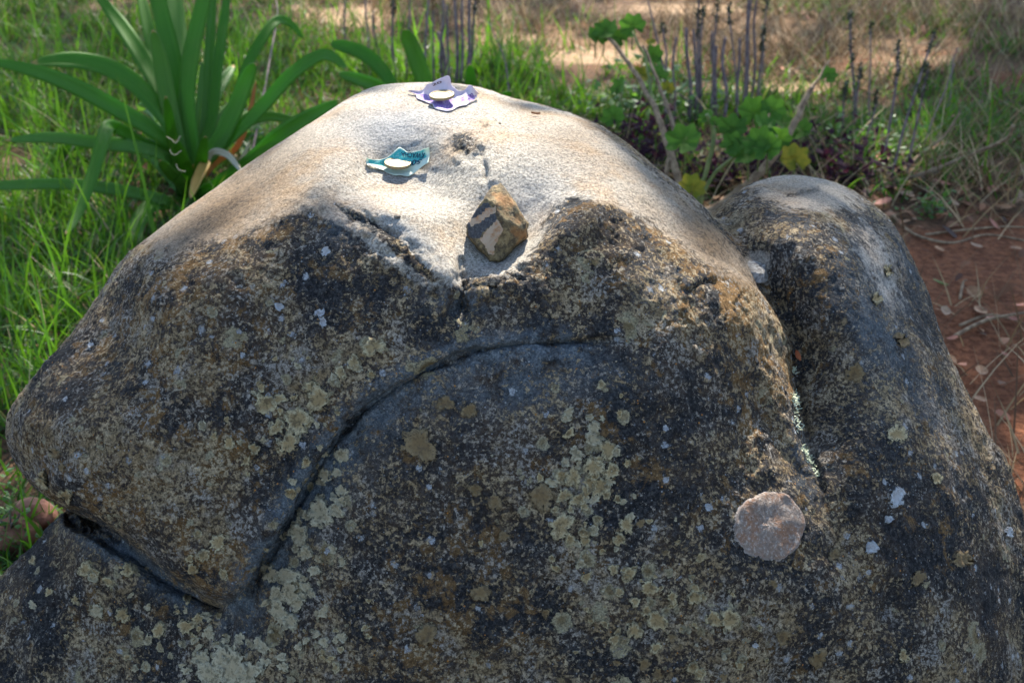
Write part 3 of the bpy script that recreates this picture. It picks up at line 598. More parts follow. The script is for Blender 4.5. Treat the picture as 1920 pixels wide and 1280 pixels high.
def text_mesh(txt):
    cu = bpy.data.curves.new('t', 'FONT'); cu.body = txt; cu.size = 1.0; cu.offset = 0.015; ob = bpy.data.objects.new('t', cu); COL.objects.link(ob)
    dg = bpy.context.evaluated_depsgraph_get(); me = bpy.data.meshes.new_from_object(ob.evaluated_get(dg))
    bm = bmesh.new(); bm.from_mesh(me); bmesh.ops.triangulate(bm, faces=bm.faces); bmesh.ops.subdivide_edges(bm, edges=bm.edges, cuts=2, use_grid_fill=True)
    V = np.array([v.co[:] for v in bm.verts]); F = [[x.index for x in f.verts] for f in bm.faces]; bm.free()
    bpy.data.objects.remove(ob); bpy.data.curves.remove(cu); bpy.data.meshes.remove(me)
    V = V[:, :2]; V = (V-V.min(0))/(V.max(0)-V.min(0)); return V, F
def print_on(note_o, bv, txt, quad, mat):
    """quad: pixel of text bottom-left, bottom-right, top-right, top-left"""
    V, F = text_mesh(txt); q = np.array(quad, float); out = []; last = None
    for x, y in V:
        px = (q[0]*(1-x)+q[1]*x)*(1-y)+(q[3]*(1-x)+q[2]*x)*y
        d = Vector(ray(*px)).normalized(); loc, nor, i, dist = bv.ray_cast(CV, d, 5)
        if loc is None: out.append(None); continue
        out.append(np.array(loc)-np.array(d)*0.0011)
    F = [f for f in F if all(out[i] is not None for i in f)]
    if not F: return
    used = sorted({i for f in F for i in f}); mp = {i: k for k, i in enumerate(used)}
    return mesh_obj('lettering', [out[i] for i in used], [[mp[i] for i in f] for f in F], mat, note_o, False)
gz0 = float(hit(748, 318)[0][2])
m_green = mat_note('turquoise_banknote', (0.50, 0.60, 0.51), (0.012, 0.27, 0.29), (0.05, 0.40, 0.38), 0.34, 0.95)
gn, gbv = note('banknote', [(689,310),(708,317),(728,325),(747,330),(768,331),(788,319),(805,306)], [(691,296),(706,300),(724,296),(748,277),(759,279.5),(770,287),(804,278)],
   [3,2,1,1,1,1.5,2.5], [9,6,6,14,13,9,15], gz0, 4, m_green)
tag(gn, 'crumpled turquoise banknote lettered KWACHA lying in the hollow of the boulder', 'banknote')
ink_t = simple('dark_teal_ink', (0.004, 0.02, 0.05), (0.006, 0.03, 0.06), 50, 0.6, 0); ink_b = simple('brown_ink', (0.05, 0.02, 0.02), (0.07, 0.03, 0.025), 50, 0.6, 0); ink_v = simple('violet_ink', (0.05, 0.02, 0.14), (0.07, 0.03, 0.18), 50, 0.6, 0)
print_on(gn, gbv, 'KWACHA', [(797,286.5),(752,285),(753,294.5),(793,297.5)], ink_t)
print_on(gn, gbv, '50', [(792,299),(773,299.5),(771,311),(787,307)], ink_t)
pz0 = float(hit(829, 197)[0][2])
m_purple = mat_note('lilac_banknote', (0.48, 0.43, 0.50), (0.17, 0.09, 0.33), (0.28, 0.19, 0.42), 0.02, 0.5)
pn, pbv = note('banknote', [(768,173.5),(788,187),(807,197.5),(822,206),(842,208.5),(860,200),(876,196),(894,183)], [(769,172),(797,167),(801,160),(837,145.5),(849,164),(866,172),(881,161),(896,176)],
   [8,5,2,1,1,2,3.5,5], [9,10,15,24,13,8,16,10], pz0, 4, m_purple)
tag(pn, 'crumpled lilac banknote with raised corners on the crown of the boulder', 'banknote')
print_on(pn, pbv, '20', [(811,162),(829,155),(827,151.5),(809,158)], ink_b)
print_on(pn, pbv, '20', [(876,188),(889,182),(886,174),(877,178)], ink_v)
def coin(note_bv, u, v, dia_px, label, tilt, rise=0.0015):
    d = Vector(ray(u, v+2)).normalized(); loc, nor, i, dist = note_bv.ray_cast(CV, d, 5)
    if loc is None: loc = Vector(hit(u, v)[0])
    c = np.array(loc); w = float((c-CAMP)@FWD); R = dia_px*w/FPX/2; H = 0.0030; root = None
    N = 120; prof = [(0, H*.80, 0), (.60, H*.80, 0), (.64, H*.92, 0), (.66, H*.92, 0), (.70, H*.80, 0), (.88, H*.80, 0), (.91, H, 0), (.975, H, 0), (1.0, H*.92, 1), (1.0, H*.08, 1), (.975, 0, 0), (0, 0, 0)]
    V = []; F = []
    for r, z, reed in prof:
        for k in range(N):
            rr = R*r*(1-(0.012 if reed and k % 2 else 0)); a_ = 2*math.pi*k/N; V.append((rr*math.cos(a_), rr*math.sin(a_), z))
    for j in range(len(prof)-1):
        for k in range(N): F.append((j*N+k, (j+1)*N+k, (j+1)*N+(k+1) % N, j*N+(k+1) % N)[::-1])
    o = mesh_obj('coin', V, F, M['coin'], None, False)
    o.location = tuple(c+np.array([0, -0.002, rise])); o.rotation_euler = tilt; o.data.polygons.foreach_set('use_smooth', [False]*len(o.data.polygons))
    return tag(o, label, 'coin')
b = NB('worn_coin_metal'); co_ = b.coord(); nn_ = b.noise(co_, 600, 4, 0.6)
M['coin'] = b.done(b.mix(b.ramp(nn_, 0.4, 0.65), (0.17, 0.135, 0.075), (0.26, 0.215, 0.13)), 0.42, b.bump(b.noise(co_, 300, 5, 0.6), 0.35, 0.0006)); b.b.inputs['Metallic'].default_value = 0.3
coin(gbv, 746, 311, 50, 'pale metal coin weighing down the turquoise banknote', (math.radians(3), math.radians(3), 0), 0.0028)
coin(pbv, 829, 181, 47, 'pale metal coin weighing down the lilac banknote', (math.radians(5), math.radians(-3), 0))
# crumbs on the stone
M['crumb'] = simple('grey_brown_pebble', (0.08, 0.065, 0.05), (0.20, 0.16, 0.12), 200)
def pebble(u, v, rpx, label, mat, name='pebble', group=None, flat=0.55, on=None):
    p, n_ = hit(u, v) if on is None else (on, np.array([0, 0, 1.0])); r = rpx*float((p-CAMP)@FWD)/FPX
    bm = bmesh.new(); bmesh.ops.create_icosphere(bm, subdivisions=3, radius=1); V = np.array([x.co[:] for x in bm.verts]); F = [[x.index for x in f.verts] for f in bm.faces]; bm.free()
    sd = random.uniform(0, 30); V *= (1+0.35*fbm(V*1.3+sd, 4))[:, None]; V *= np.array([1, .8, flat])*r
    return tag(mesh_obj(name, V+p+n_*r*flat*0.45, F, mat), label, 'pebble' if name == 'pebble' else 'stone', group)
pebble(745, 407, 7, 'small dark pebble on the front rim of the hollow', M['crumb'])
pebble(937, 232, 3, 'tiny dark crumb of stone beside the crack on the boulder', M['crumb'])
def fleck(u, v, rpx):
    p, n_ = hit(u, v)
    if p is None: return
    r = rpx*PXM; bm = bmesh.new(); bmesh.ops.create_icosphere(bm, subdivisions=1, radius=1); V = np.array([x.co[:] for x in bm.verts])*np.array([1.3, .9, .5])*r; F = [[x.index for x in f.verts] for f in bm.faces]; bm.free()
    return V+p, F
VV = []; FF = []
for _ in range(150):
    uu = random.choice([(745, 400, 40, 10), (780, 190, 45, 18), (850, 205, 50, 12), (960, 215, 60, 14), (925, 500, 40, 8), (700, 380, 60, 14), (980, 235, 50, 15)])
    r_ = fleck(random.gauss(uu[0], uu[2]), random.gauss(uu[1], uu[3]), random.uniform(.5, 1.5))
    if r_: o_ = len(VV); VV += list(r_[0]); FF += [[i+o_ for i in f] for f in r_[1]]
tag(mesh_obj('grit', VV, FF, M['crumb']), 'loose dark grit scattered on the sunlit top of the boulder', 'grit', kind='stuff')
def mini_leaf(name, u, v, L, W_, mat, label, cat):
    p, n_ = hit(u, v); V = []; F = []
    n_ = n_/np.linalg.norm(n_); t = np.cross(n_, FWD); t /= np.linalg.norm(t); s_ = np.cross(n_, t)
    for i in range(7):
        x = i/6-.5; wd = W_*math.sin(math.pi*(i/6)*.9+.12)
        for k in (-1, 0, 1): V.append(p+n_*(.002+.002*abs(k)+.003*x*x)+t*x*L+s_*wd*k*.5)
    for i in range(6):
        for k in range(2): F.append((i*3+k, i*3+k+1, i*3+k+4, i*3+k+3))
    return tag(mesh_obj(name, V, F, mat), label, cat)
M['dryleaf'] = simple('dry_brown_leaf', (0.16, 0.075, 0.035), (0.30, 0.16, 0.08), 40, 0.7)
mini_leaf('leaf_fragment', 1004, 218, .010, .004, M['dryleaf'], 'brown leaf crumb on the sunlit right crown of the boulder', 'leaf')
mini_leaf('leaf_fragment', 1491, 668, .012, .008, simple('rust_leaf', (0.20, 0.05, 0.02), (0.28, 0.09, 0.03), 60), 'rust red leaf bit caught in the crease beside the hump', 'leaf')
# added chip standing in for the sunlit ledge between dome and hump
wc = rock_w(1432, 500)
def chip():
    bm = bmesh.new(); bmesh.ops.create_icosphere(bm, subdivisions=4, radius=1); V = np.array([x.co[:] for x in bm.verts]); F = [[x.index for x in f.verts] for f in bm.faces]; bm.free()
    for nn, d in (((0, -.3, 1), .55), ((.8, -.5, .2), .6), ((-.2, -.9, .3), .7)):
        nn = np.array(nn)/np.linalg.norm(nn); e = V@nn-d; V -= np.where(e > 0, e, 0)[:, None]*nn
    V *= (1+.12*fbm(V*2.5+4, 4))[:, None]; V *= np.array([.015, .025, .010])
    o = mesh_obj('added_ledge_stone', V+P(1420, 508, wc-0.002), F, simple('pale_grey_stone', (0.12, 0.11, 0.10), (0.32, 0.31, 0.29), 260, .9, .9))
    tag(o, 'added pale stone standing in for the sunlit ledge between dome and hump', 'stone')
chip()

# ================================================================== GROUND
def zone_px(u, v, lst):
    o = np.zeros(np.shape(u))
    for cu, cv_, a, c, amp in lst: o = np.maximum(o, amp*np.exp(-(((u-cu)/a)**2+((v-cv_)/c)**2)))
    return o
def gnd_h(x, y): return 0.018*fbm(np.c_[x*2.1, y*2.1, 0*x], 3)+0.03*fbm(np.c_[x*.5, y*.5, 0*x+3], 2)
# green cover and dry litter, where the photograph shows them on the ground
GREEN = [(150,150,420,260,1.0),(60,500,260,330,1.0),(420,120,260,120,.9),(700,130,240,60,.9),(930,130,160,50,1.0),(1130,185,200,58,1.0),(1400,200,280,44,1.0),(1680,245,280,80,1.0),(1880,110,130,40,.7),(1850,220,180,60,.6),(1300,290,250,60,.5),(150,760,160,250,1.0),(20,1000,80,150,.7),(1100,40,80,12,.4),(1500,12,90,14,.5),(1720,60,120,25,.4)]
STRAW = [(700,25,200,50,.7),(1100,70,330,50,1.0),(1500,70,400,70,1.0),(1700,135,300,40,.8),(1850,60,260,60,.7),(1850,330,160,70,.6),(1850,640,120,60,.35),(1900,880,60,60,.6),(560,10,90,20,.5),(300,30,300,40,.25)]
REDSOIL = [(1850,560,260,160,1.0),(1880,780,160,160,1.0),(1100,60,300,30,.6),(1650,110,260,30,.5),(1250,110,200,20,.5),(1900,150,120,25,.5)]
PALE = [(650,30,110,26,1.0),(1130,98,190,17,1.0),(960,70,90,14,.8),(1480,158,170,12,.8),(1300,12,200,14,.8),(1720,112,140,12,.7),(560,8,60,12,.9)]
def build_ground():
    xs = np.unique(np.r_[np.linspace(-150, -6, 30), np.linspace(-6, 6, 241), np.linspace(6, 150, 30)]); ys = np.unique(np.r_[np.linspace(-40, -1, 14), np.linspace(-1, 9, 201), np.linspace(9, 260, 34)])
    X, Y = np.meshgrid(xs, ys, indexing='ij'); x, y = X.ravel(), Y.ravel(); z = gnd_h(x, y)
    V = np.c_[x, y, z]; nx, ny = len(xs), len(ys)
    I = np.arange(nx*ny).reshape(nx, ny); F = np.stack([I[:-1, :-1], I[1:, :-1], I[1:, 1:], I[:-1, 1:]], -1).reshape(-1, 4)
    q = np.c_[x, np.maximum(y, .9), 0*x]; u, v, w = to_px(q)
    b = NB('red_earth'); co = b.coord(); g = b.attr('green'); s_ = b.attr('straw'); r = b.attr('red')
    n = b.noise(co, 9, 8, .65); n2 = b.noise(co, 70, 6, .7); n3 = b.noise(co, 26, 5, .6)
    c = b.mix(b.ramp(n2, .35, .68), (0.050, 0.032, 0.020), (0.15, 0.085, 0.048))
    rd = b.mix(b.ramp(n2, .34, .68), (0.085, 0.030, 0.014), (0.205, 0.080, 0.038))
    c = b.mix(b.ramp(b.math('ADD', r, b.math('MULTIPLY', b.math('SUBTRACT', n, .5), .9)), .25, .55), c, rd)
    c = b.mix(b.ramp(b.math('ADD', s_, b.math('MULTIPLY', b.math('SUBTRACT', n3, .5), 1.5)), .5, .95), c, b.mix(n2, (0.11, 0.062, 0.034), (0.23, 0.15, 0.085)))
    c = b.mix(b.ramp(b.math('ADD', g, b.math('MULTIPLY', b.math('SUBTRACT', n3, .5), .8)), .55, 1.0), c, (0.035, 0.045, 0.014))
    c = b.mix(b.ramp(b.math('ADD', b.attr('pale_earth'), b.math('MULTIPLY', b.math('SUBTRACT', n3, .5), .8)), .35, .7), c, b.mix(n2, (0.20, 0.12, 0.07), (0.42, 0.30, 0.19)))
    m = b.done(c, .95, b.bump(b.math('ADD', n2, b.math('MULTIPLY', n3, 1.5)), .9, .012), .1)
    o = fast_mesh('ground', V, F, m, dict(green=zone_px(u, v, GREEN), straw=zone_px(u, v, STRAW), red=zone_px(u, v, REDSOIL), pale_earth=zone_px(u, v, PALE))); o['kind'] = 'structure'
build_ground()
def scatter(nmax, zones, ulo, uhi, vlo, vhi, pw=1.0, vpow=1.0):
    """random ground points, even over the ground, thinned by the zones"""
    y = RNG.uniform(1.25, 7.5, nmax*6); x = RNG.uniform(-1, 1, nmax*6)*(0.40*y+.35); u, v, w = to_px(np.c_[x, y, 0*x])
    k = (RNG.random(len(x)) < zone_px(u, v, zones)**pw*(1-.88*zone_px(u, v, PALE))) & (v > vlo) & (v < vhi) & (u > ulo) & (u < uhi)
    # clumping
    k &= fbm(np.c_[x*5, y*5, 0*x+2], 3) > RNG.normal(-.12, .14, len(x))
    # drop points buried under the boulder
    k &= ~((np.abs(x-.1) < .62) & (y < 1.9) & (y > 1.0))
    x, y = x[k][:nmax], y[k][:nmax]; return x, y
def blades(name, x, y, h, wd, lean, cols, mat, seg=4, curve=1.0, lay=0.0):
    n = len(x); z = gnd_h(x, y); az = RNG.uniform(0, 2*math.pi, n); L = h*RNG.lognormal(0, .35, n); ln = np.abs(RNG.normal(lean, .35, n))+.05
    d = np.c_[np.cos(az), np.sin(az)]; sd = np.c_[-np.sin(az), np.cos(az)]; fa = RNG.uniform(-1, 1, n); W_ = wd*RNG.uniform(.6, 1.4, n)
    # blades turn their width in a random direction
    tw = RNG.uniform(0, math.pi, n); sx = np.cos(tw); sy = np.sin(tw)
    V = np.zeros((n, seg+1, 2, 3)); hor = np.zeros(n); ver = np.zeros(n)
    for s_ in range(seg+1):
        t = s_/seg; ang = ln*(.35+curve*t*1.3)
        if s_: hor = hor+np.sin(np.minimum(ang, 2.2))*L/seg; ver = ver+np.cos(np.minimum(ang, 2.2))*L/seg
        wq = W_*(1-t**1.6)*.5+.0001
        for q, sg in ((0, -1), (1, 1)):
            V[:, s_, q, 0] = x+d[:, 0]*hor+sx*wq*sg; V[:, s_, q, 1] = y+d[:, 1]*hor+sy*wq*sg; V[:, s_, q, 2] = z-.004+np.maximum(ver, .002+lay*s_)
    I = np.arange(n*(seg+1)*2).reshape(n, seg+1, 2)
    F = np.stack([I[:, :-1, 0], I[:, :-1, 1], I[:, 1:, 1], I[:, 1:, 0]], -1).reshape(-1, 4)
    C = np.array(cols)[RNG.integers(0, len(cols), n)]*RNG.uniform(.7, 1.3, (n, 1)); C = np.repeat(C, (seg+1)*2, axis=0)
    return fast_mesh(name, V.reshape(-1, 3), F, mat, dict(tint=C))
b = NB('grass_blade'); t = b.attr('tint', 'Color'); M['grass'] = b.leafy(t, .5, .45, b.mix(.4, t, (0.16, 0.36, 0.01)), None, .3)
b = NB('dry_straw'); t = b.attr('tint', 'Color'); M['straw'] = b.leafy(t, .7, .2, t, None, .2)
GC = [(0.020,0.078,0.007),(0.026,0.098,0.009),(0.042,0.12,0.009),(0.015,0.060,0.010),(0.062,0.14,0.012),(0.02,0.07,0.014)]
x, y = scatter(42000, GREEN, -400, 2300, -60, 1150)
tag(blades('grass', x, y, .070, .0048, .75, GC+GC+[(.16,.12,.055),(.10,.075,.03)], M['grass']), 'green grass growing around the boulder', 'grass', kind='stuff')
x, y = scatter(5200, [(60,430,260,300,1),(250,150,300,200,.5),(930,140,130,45,1.0),(760,130,140,40,1.0),(150,760,160,200,.8),(1130,150,120,40,.5)], -400, 2300, 60, 1100)
tag(blades('tall_grass', x, y, .145, .0060, .40, [(.055,.15,.012),(.08,.185,.012),(.035,.105,.012)], M['grass'], 6), 'taller bright green grass blades rising above the turf', 'grass', kind='stuff')
SCOL = [(.24,.165,.085),(.32,.235,.13),(.13,.075,.036),(.10,.055,.028),(.40,.30,.18)]
x, y = scatter(24000, STRAW+[(1500,300,300,90,.3),(200,300,400,400,.08)], -300, 2300, -60, 1150)
tag(blades('straw', x, y, .12, .0030, 1.45, SCOL, M['straw'], 4, .25, .004), 'dry straw and dead grass strewn over the red earth', 'straw', kind='stuff')
# leaf litter
def litter():
    x, y = scatter(2600, [(1350,330,260,110,1.0),(1700,330,260,120,.9),(1850,560,160,220,.35),(330,330,120,160,.5),(1100,90,400,60,.35),(1600,120,400,90,.4),(250,400,300,300,.12)], -300, 2300, -40, 1150)
    n = len(x); z = gnd_h(x, y); V = []; C = []
    az = RNG.uniform(0, 6.28, n); s_ = RNG.uniform(.006, .020, n); tl = RNG.normal(0, .35, (n, 2)); lift = RNG.uniform(.002, .02, n)
    lay = np.array([(-1, 0), (-.4, -.5), (.4, -.42), (1, 0), (.4, .42), (-.4, .5)]); out = np.zeros((n, 6, 3))
    for k, (a_, c_) in enumerate(lay):
        X = a_*s_*1.3; Y = c_*s_; out[:, k, 0] = x+X*np.cos(az)-Y*np.sin(az); out[:, k, 1] = y+X*np.sin(az)+Y*np.cos(az); out[:, k, 2] = z+lift+X*tl[:, 0]+Y*tl[:, 1]+(abs(c_) > 0)*s_*.25
    I = np.arange(n*6).reshape(n, 6); F = np.concatenate([I[:, [0, 1, 4, 5]], I[:, [1, 2, 3, 4]]])
    cols = np.array([(.14,.06,.03),(.22,.10,.05),(.10,.05,.035),(.28,.16,.09),(.055,.035,.03),(.30,.13,.08)])[RNG.integers(0, 6, n)]*RNG.uniform(.7, 1.3, (n, 1))
    tag(fast_mesh('leaf_litter', out.reshape(-1, 3), F, M['straw'], dict(tint=np.repeat(cols, 6, axis=0))), 'brown leaf litter lying among the plants', 'leaf litter', kind='stuff')
litter()

# ------------------------------------------------------------------ strap-leaved plants
def mat_strap(name, c1, c2, tc):
    b = NB(name); x = b.attr('wide'); y = b.attr('long'); co = b.coord()
    cx = b.node('ShaderNodeCombineXYZ', {0: b.math('MULTIPLY', x, 26.0), 1: b.math('MULTIPLY', y, 1.2)}).outputs[0]
    st_ = b.noise(cx, 1.0, 3, .6); n = b.noise(co, 14, 4, .6)
    c = b.mix(b.ramp(st_, .35, .65), c1, c2); c = b.mix(b.math('MULTIPLY', b.ramp(n, .55, .75), .35), c, (0.12, 0.17, 0.03))
    c = b.mix(b.ramp(b.math('MULTIPLY_ADD', b.math('SUBTRACT', n, .5), .12, y), .955, .985), c, (0.32, 0.20, 0.07)); c = b.mix(b.math('MULTIPLY', b.ramp(b.math('ABSOLUTE', b.math('SUBTRACT', x, .5)), .05, .0), .5), c, c2); sp = b.noise(co, 120, 4, .7); c = b.mix(b.math('MULTIPLY', b.ramp(sp, .66, .72), .6), c, (0.20, 0.13, 0.05))
    return b.leafy(c, .52, .34, tc, b.bump(st_, .25, .002), .25)
M['strap'] = mat_strap('strap_leaf', (0.030, 0.115, 0.008), (0.065, 0.185, 0.012), (0.16, 0.42, 0.01))
M['strap2'] = mat_strap('light_strap_leaf', (0.045, 0.13, 0.018), (0.085, 0.20, 0.028), (0.20, 0.42, 0.02))
M['yellowleaf'] = mat_strap('yellowing_leaf', (0.32, 0.26, 0.06), (0.40, 0.20, 0.05), (0.5, 0.32, 0.06))
M['creamleaf'] = mat_strap('withered_cream_leaf', (0.50, 0.45, 0.32), (0.60, 0.55, 0.42), (0.5, 0.45, 0.3))
M['rustleaf'] = mat_strap('withered_rust_leaf', (0.30, 0.11, 0.03), (0.38, 0.18, 0.05), (0.5, 0.2, 0.04))
def strap(root, path, wpx, w0, dw, mat, roll=0.0, fold=.22, name='leaf', taper0=.55, bow=0.0):
    q = catmull(path, 7); n = len(q); t = np.linspace(0, 1, n); w = w0+dw*t+bow*np.sin(math.pi*t)
    c = P(q[:, 0], q[:, 1], w); V = []; at = []
    wid = .84*wpx*w0/FPX*.5*np.interp(t, [0, .25, .55, .8, .93, 1], [taper0, .9, 1.0, .82, .5, .06])
    for i in range(n):
        tg = c[min(i+1, n-1)]-c[max(i-1, 0)]; tg /= np.linalg.norm(tg); vd = c[i]-CAMP; vd /= np.linalg.norm(vd)
        s_ = np.cross(tg, vd); s_ /= np.linalg.norm(s_)+1e-9; nn = np.cross(s_, tg)
        if nn@np.array([0, -.6, .8]) < 0: nn = -nn
        s2 = s_*math.cos(roll)+nn*math.sin(roll)
        for k in (-1, -.55, 0, .55, 1): V.append(c[i]+s2*k*wid[i]+nn*fold*wid[i]*(abs(k)**1.3)); at.append((k*.5+.5, t[i]))
    F = [(i*5+k, i*5+k+1, (i+1)*5+k+1, (i+1)*5+k) for i in range(n-1) for k in range(4)]
    o = mesh_obj(name, V, F, mat, root); at = np.array(at, np.float32)
    for k, nm in enumerate(('wide', 'long')):
        a = o.data.attributes.new(nm, 'FLOAT', 'POINT'); a.data.foreach_set('value', at[:, k].copy())
    md = o.modifiers.new('thick', 'SOLIDIFY'); md.thickness = .0016
    return o
b0 = at_z(345, 372); W0 = float((b0-CAMP)@FWD)
pl = tag(empty('strap_leaved_plant', b0), 'large clump of broad arching strap leaves with withered leaves at its base', 'plant')
S1, S2, Y1, C1, R1 = M['strap'], M['strap2'], M['yellowleaf'], M['creamleaf'], M['rustleaf']
for path, wd, dw, m, rl in [
 ([(346,372),(350,292),(336,188),(319,94),(296,0),(280,-70)],44,-.05,S1,.2),([(350,372),(360,292),(350,188),(360,94),(382,0),(398,-60)],40,-.08,S1,-.3),
 ([(342,370),(338,290),(307,180),(270,112),(225,45),(175,-20)],44,.15,S1,.35),([(344,370),(336,290),(315,190),(300,110),(286,56)],38,-.12,S2,.1),
 ([(343,370),(333,280),(318,232),(262,165),(206,128),(150,114),(100,114),(58,120)],46,-.18,S1,.5),([(341,370),(328,290),(292,248),(210,199),(131,158),(56,131),(-30,112)],38,-.35,S1,.35),
 ([(341,371),(322,310),(277,280),(187,268),(94,258),(8,264)],30,-.30,S2,.3),([(342,371),(322,296),(262,266),(225,243),(203,238),(192,268),(170,338),(142,408),(122,440)],30,-.45,S1,.3),
 ([(345,373),(325,378),(307,375),(225,356),(112,345),(0,348),(-60,352)],26,-.40,S2,.2),([(347,374),(330,382),(300,380),(275,392),(256,425),(248,462),(215,500),(192,545)],36,-.45,S1,.35),
 ([(352,371),(375,310),(405,275),(440,205),(465,143),(480,120)],42,-.1,S1,-.35),([(354,372),(385,300),(424,265),(487,205),(544,142),(598,105),(628,110),(652,134)],32,-.15,S1,-.35),
 ([(356,373),(410,345),(470,305),(525,255),(577,221),(640,188)],42,-.25,S1,-.25),([(351,371),(376,280),(396,230),(405,150),(420,38),(430,-40)],28,.1,S1,-.4),
 ([(350,371),(368,280),(386,205),(394,75),(402,-40)],28,.15,S1,.4),([(353,371),(400,270),(440,190),(465,120),(499,60),(521,38),(545,45),(572,76)],26,.2,S1,-.3),
 ([(349,371),(362,290),(373,200),(379,110)],16,.05,S2,.3),([(352,372),(366,320),(384,306),(376,322),(366,345),(357,372)],24,-.3,Y1,.2),([(355,372),(382,312),(400,285),(425,290),(440,305),(455,326)],15,-.15,C1,.3),
 ([(354,371),(400,310),(440,280),(462,235),(480,152)],15,.0,R1,.5),([(352,372),(430,330),(452,300),(470,262)],10,-.1,C1,.4),
 ([(348,370),(345,250),(338,150),(330,40),(324,-60)],52,.28,S2,.1),([(345,370),(325,250),(298,130),(275,40),(258,-40)],34,.2,S1,.3),([(346,371),(330,300),(320,240),(310,180)],26,-.2,S1,.2),
 ([(350,372),(352,330),(342,300),(330,262)],30,-.25,S1,-.1),([(352,372),(372,335),(378,300),(385,255)],30,-.2,S1,-.2),([(348,373),(340,345),(318,322),(300,300)],28,-.25,S2,.3)]:
    strap(pl, path, wd, W0, dw, m, rl)
for k in range(14):
    a_ = random.uniform(-1.25, 1.25); L_ = random.uniform(150, 300); bu = 346+random.uniform(-10, 14); tu, tv_ = bu+math.sin(a_)*L_, 372-math.cos(a_)*L_
    sag = abs(math.sin(a_))*random.uniform(10, 60); strap(pl, [(bu, 372), (bu+math.sin(a_*.6)*L_*.4, 372-math.cos(a_*.6)*L_*.42), (bu+math.sin(a_*.85)*L_*.75, 372-math.cos(a_*.85)*L_*.75), (tu, tv_+sag)], random.uniform(18, 34), W0, random.uniform(.05, .35), random.choice([S1, S1, S2]), random.uniform(-.6, .6))
for path in [[(338,255),(330,268),(322,262),(312,256)],[(340,282),(330,290),(322,288),(318,280)],[(348,322),(335,318),(330,308)]]:
    q = catmull(path, 6); tv, tf = tube(P(q[:, 0], q[:, 1], np.full(len(q), W0-.45)), .0006, 5); mesh_obj('tendril', tv, tf, M['creamleaf'], pl)
b1 = at_z(775, 235); W1 = float((b1-CAMP)@FWD)
p2 = tag(empty('strap_leaved_plant', b1), 'strap leaved plant with short tips rising behind the crown of the boulder', 'plant')
for path, wd, dw, m, rl in [([(770,234),(735,160),(708,122),(675,97),(640,86),(618,84)],34,-.05,S1,.3),([(770,235),(740,190),(712,166),(675,150),(632,138)],34,-.2,S1,.3),([(775,234),(796,170),(784,120),(768,78),(758,54)],40,-.1,S2,-.1),
   ([(780,234),(870,190),(882,160),(880,120)],30,-.1,S1,.2),([(780,235),(900,215),(940,185),(960,172)],22,-.15,S1,.2)]:
    strap(p2, path, wd, W1, dw, m, rl)
# ------------------------------------------------------------------ dried stalks
M['stalk'] = simple('purple_grey_stalk', (0.075, 0.050, 0.050), (0.17, 0.125, 0.115), 60, .85); M['seed'] = simple('dark_seed_head', (0.035, 0.045, 0.03), (0.10, 0.105, 0.06), 90, .9); M['twig'] = simple('brown_twig', (0.12, 0.075, 0.045), (0.27, 0.19, 0.115), 70, .85); M['greenstem'] = simple('green_stem', (0.09, 0.12, 0.03), (0.16, 0.17, 0.05), 50, .6)
def stalk_clump(label, base, stems, heads=()):
    bp = at_z(*base); w = float((bp-CAMP)@FWD); root = tag(empty('dried_stalk_plant', bp), label, 'plant', 'dried stalk plants behind the boulder')
    for k, (u0, v0, u1, v1, wd) in enumerate(stems):
        dd = random.uniform(-.18, .18); q = catmull([(u0, v0), (u0*.65+u1*.35+random.uniform(-6, 6), v0*.65+v1*.35), (u0*.3+u1*.7+random.uniform(-5, 5), v0*.3+v1*.7), (u1, v1)], 5); t = np.linspace(0, 1, len(q))
        g = at_z(u0, v0); w0 = float((g-CAMP)@FWD); c = P(q[:, 0], q[:, 1], w0+dd*t*.4)
        r = wd*w0/FPX*.5; tv, tf = tube(c, np.linspace(r*1.1, r*.8, len(c)), 7); s_ = mesh_obj('stem', tv, tf, M['stalk'], root)
        if heads and k in heads:
            for hh in range(heads[k]):
                tq = 1-hh*.13-random.uniform(0, .03); pc = c[min(int(tq*(len(c)-1)+.5), len(c)-1)]; V = []; F = []
                for _ in range(26):
                    d = np.array([random.gauss(0, 1) for _ in range(3)]); d /= np.linalg.norm(d); L = random.uniform(.5, 1.1)*w0/FPX*11; sd = np.cross(d, [0.3, .5, .8]); sd /= np.linalg.norm(sd); o = len(V); off = np.array([0, 0, random.uniform(-1, 1)*w0/FPX*9])
                    V += [pc+off, pc+off+d*L*.6+sd*L*.3, pc+off+d*L, pc+off+d*L*.6-sd*L*.3]; F.append((o, o+1, o+2, o+3))
                mesh_obj('seed_head', V, F, M['seed'], s_, False)
stalk_clump('thin dried purple grey stalks standing behind the banknotes on the boulder', (845,168), [(742,150,738,0,5),(762,150,768,-20,4),(800,165,806,-30,5),(815,165,812,20,4),(832,168,830,-20,6),(846,172,838,10,5),(855,172,850,-30,7),(862,175,868,-30,6),(870,175,880,-10,7),(876,168,892,0,5),(708,140,700,20,4),(690,130,684,-10,4),(655,110,648,-20,4),(835,170,822,60,8)], {0:2,1:1,6:2,9:2})
stalk_clump('cluster of thick bare cut stalks standing beside the round leaved plant', (1345,235), [(1292,228,1287,52,7),(1302,226,1300,55,6),(1312,224,1313,-30,5),(1337,222,1335,60,6),(1341,225,1342,86,10),(1356,232,1360,70,7),(1382,222,1387,72,6),(1392,220,1405,-20,6),(1398,215,1413,-30,5),(1404,214,1424,-30,5),(1262,240,1268,70,5),(1252,240,1242,52,5),(1270,226,1212,-10,4),(1420,215,1432,55,4),(1315,224,1318,20,4),(1386,215,1366,20,4),(1330,230,1346,10,4),(1424,190,1440,-10,3)], {2:4,13:3,15:2,14:2,16:2,17:2,11:1})
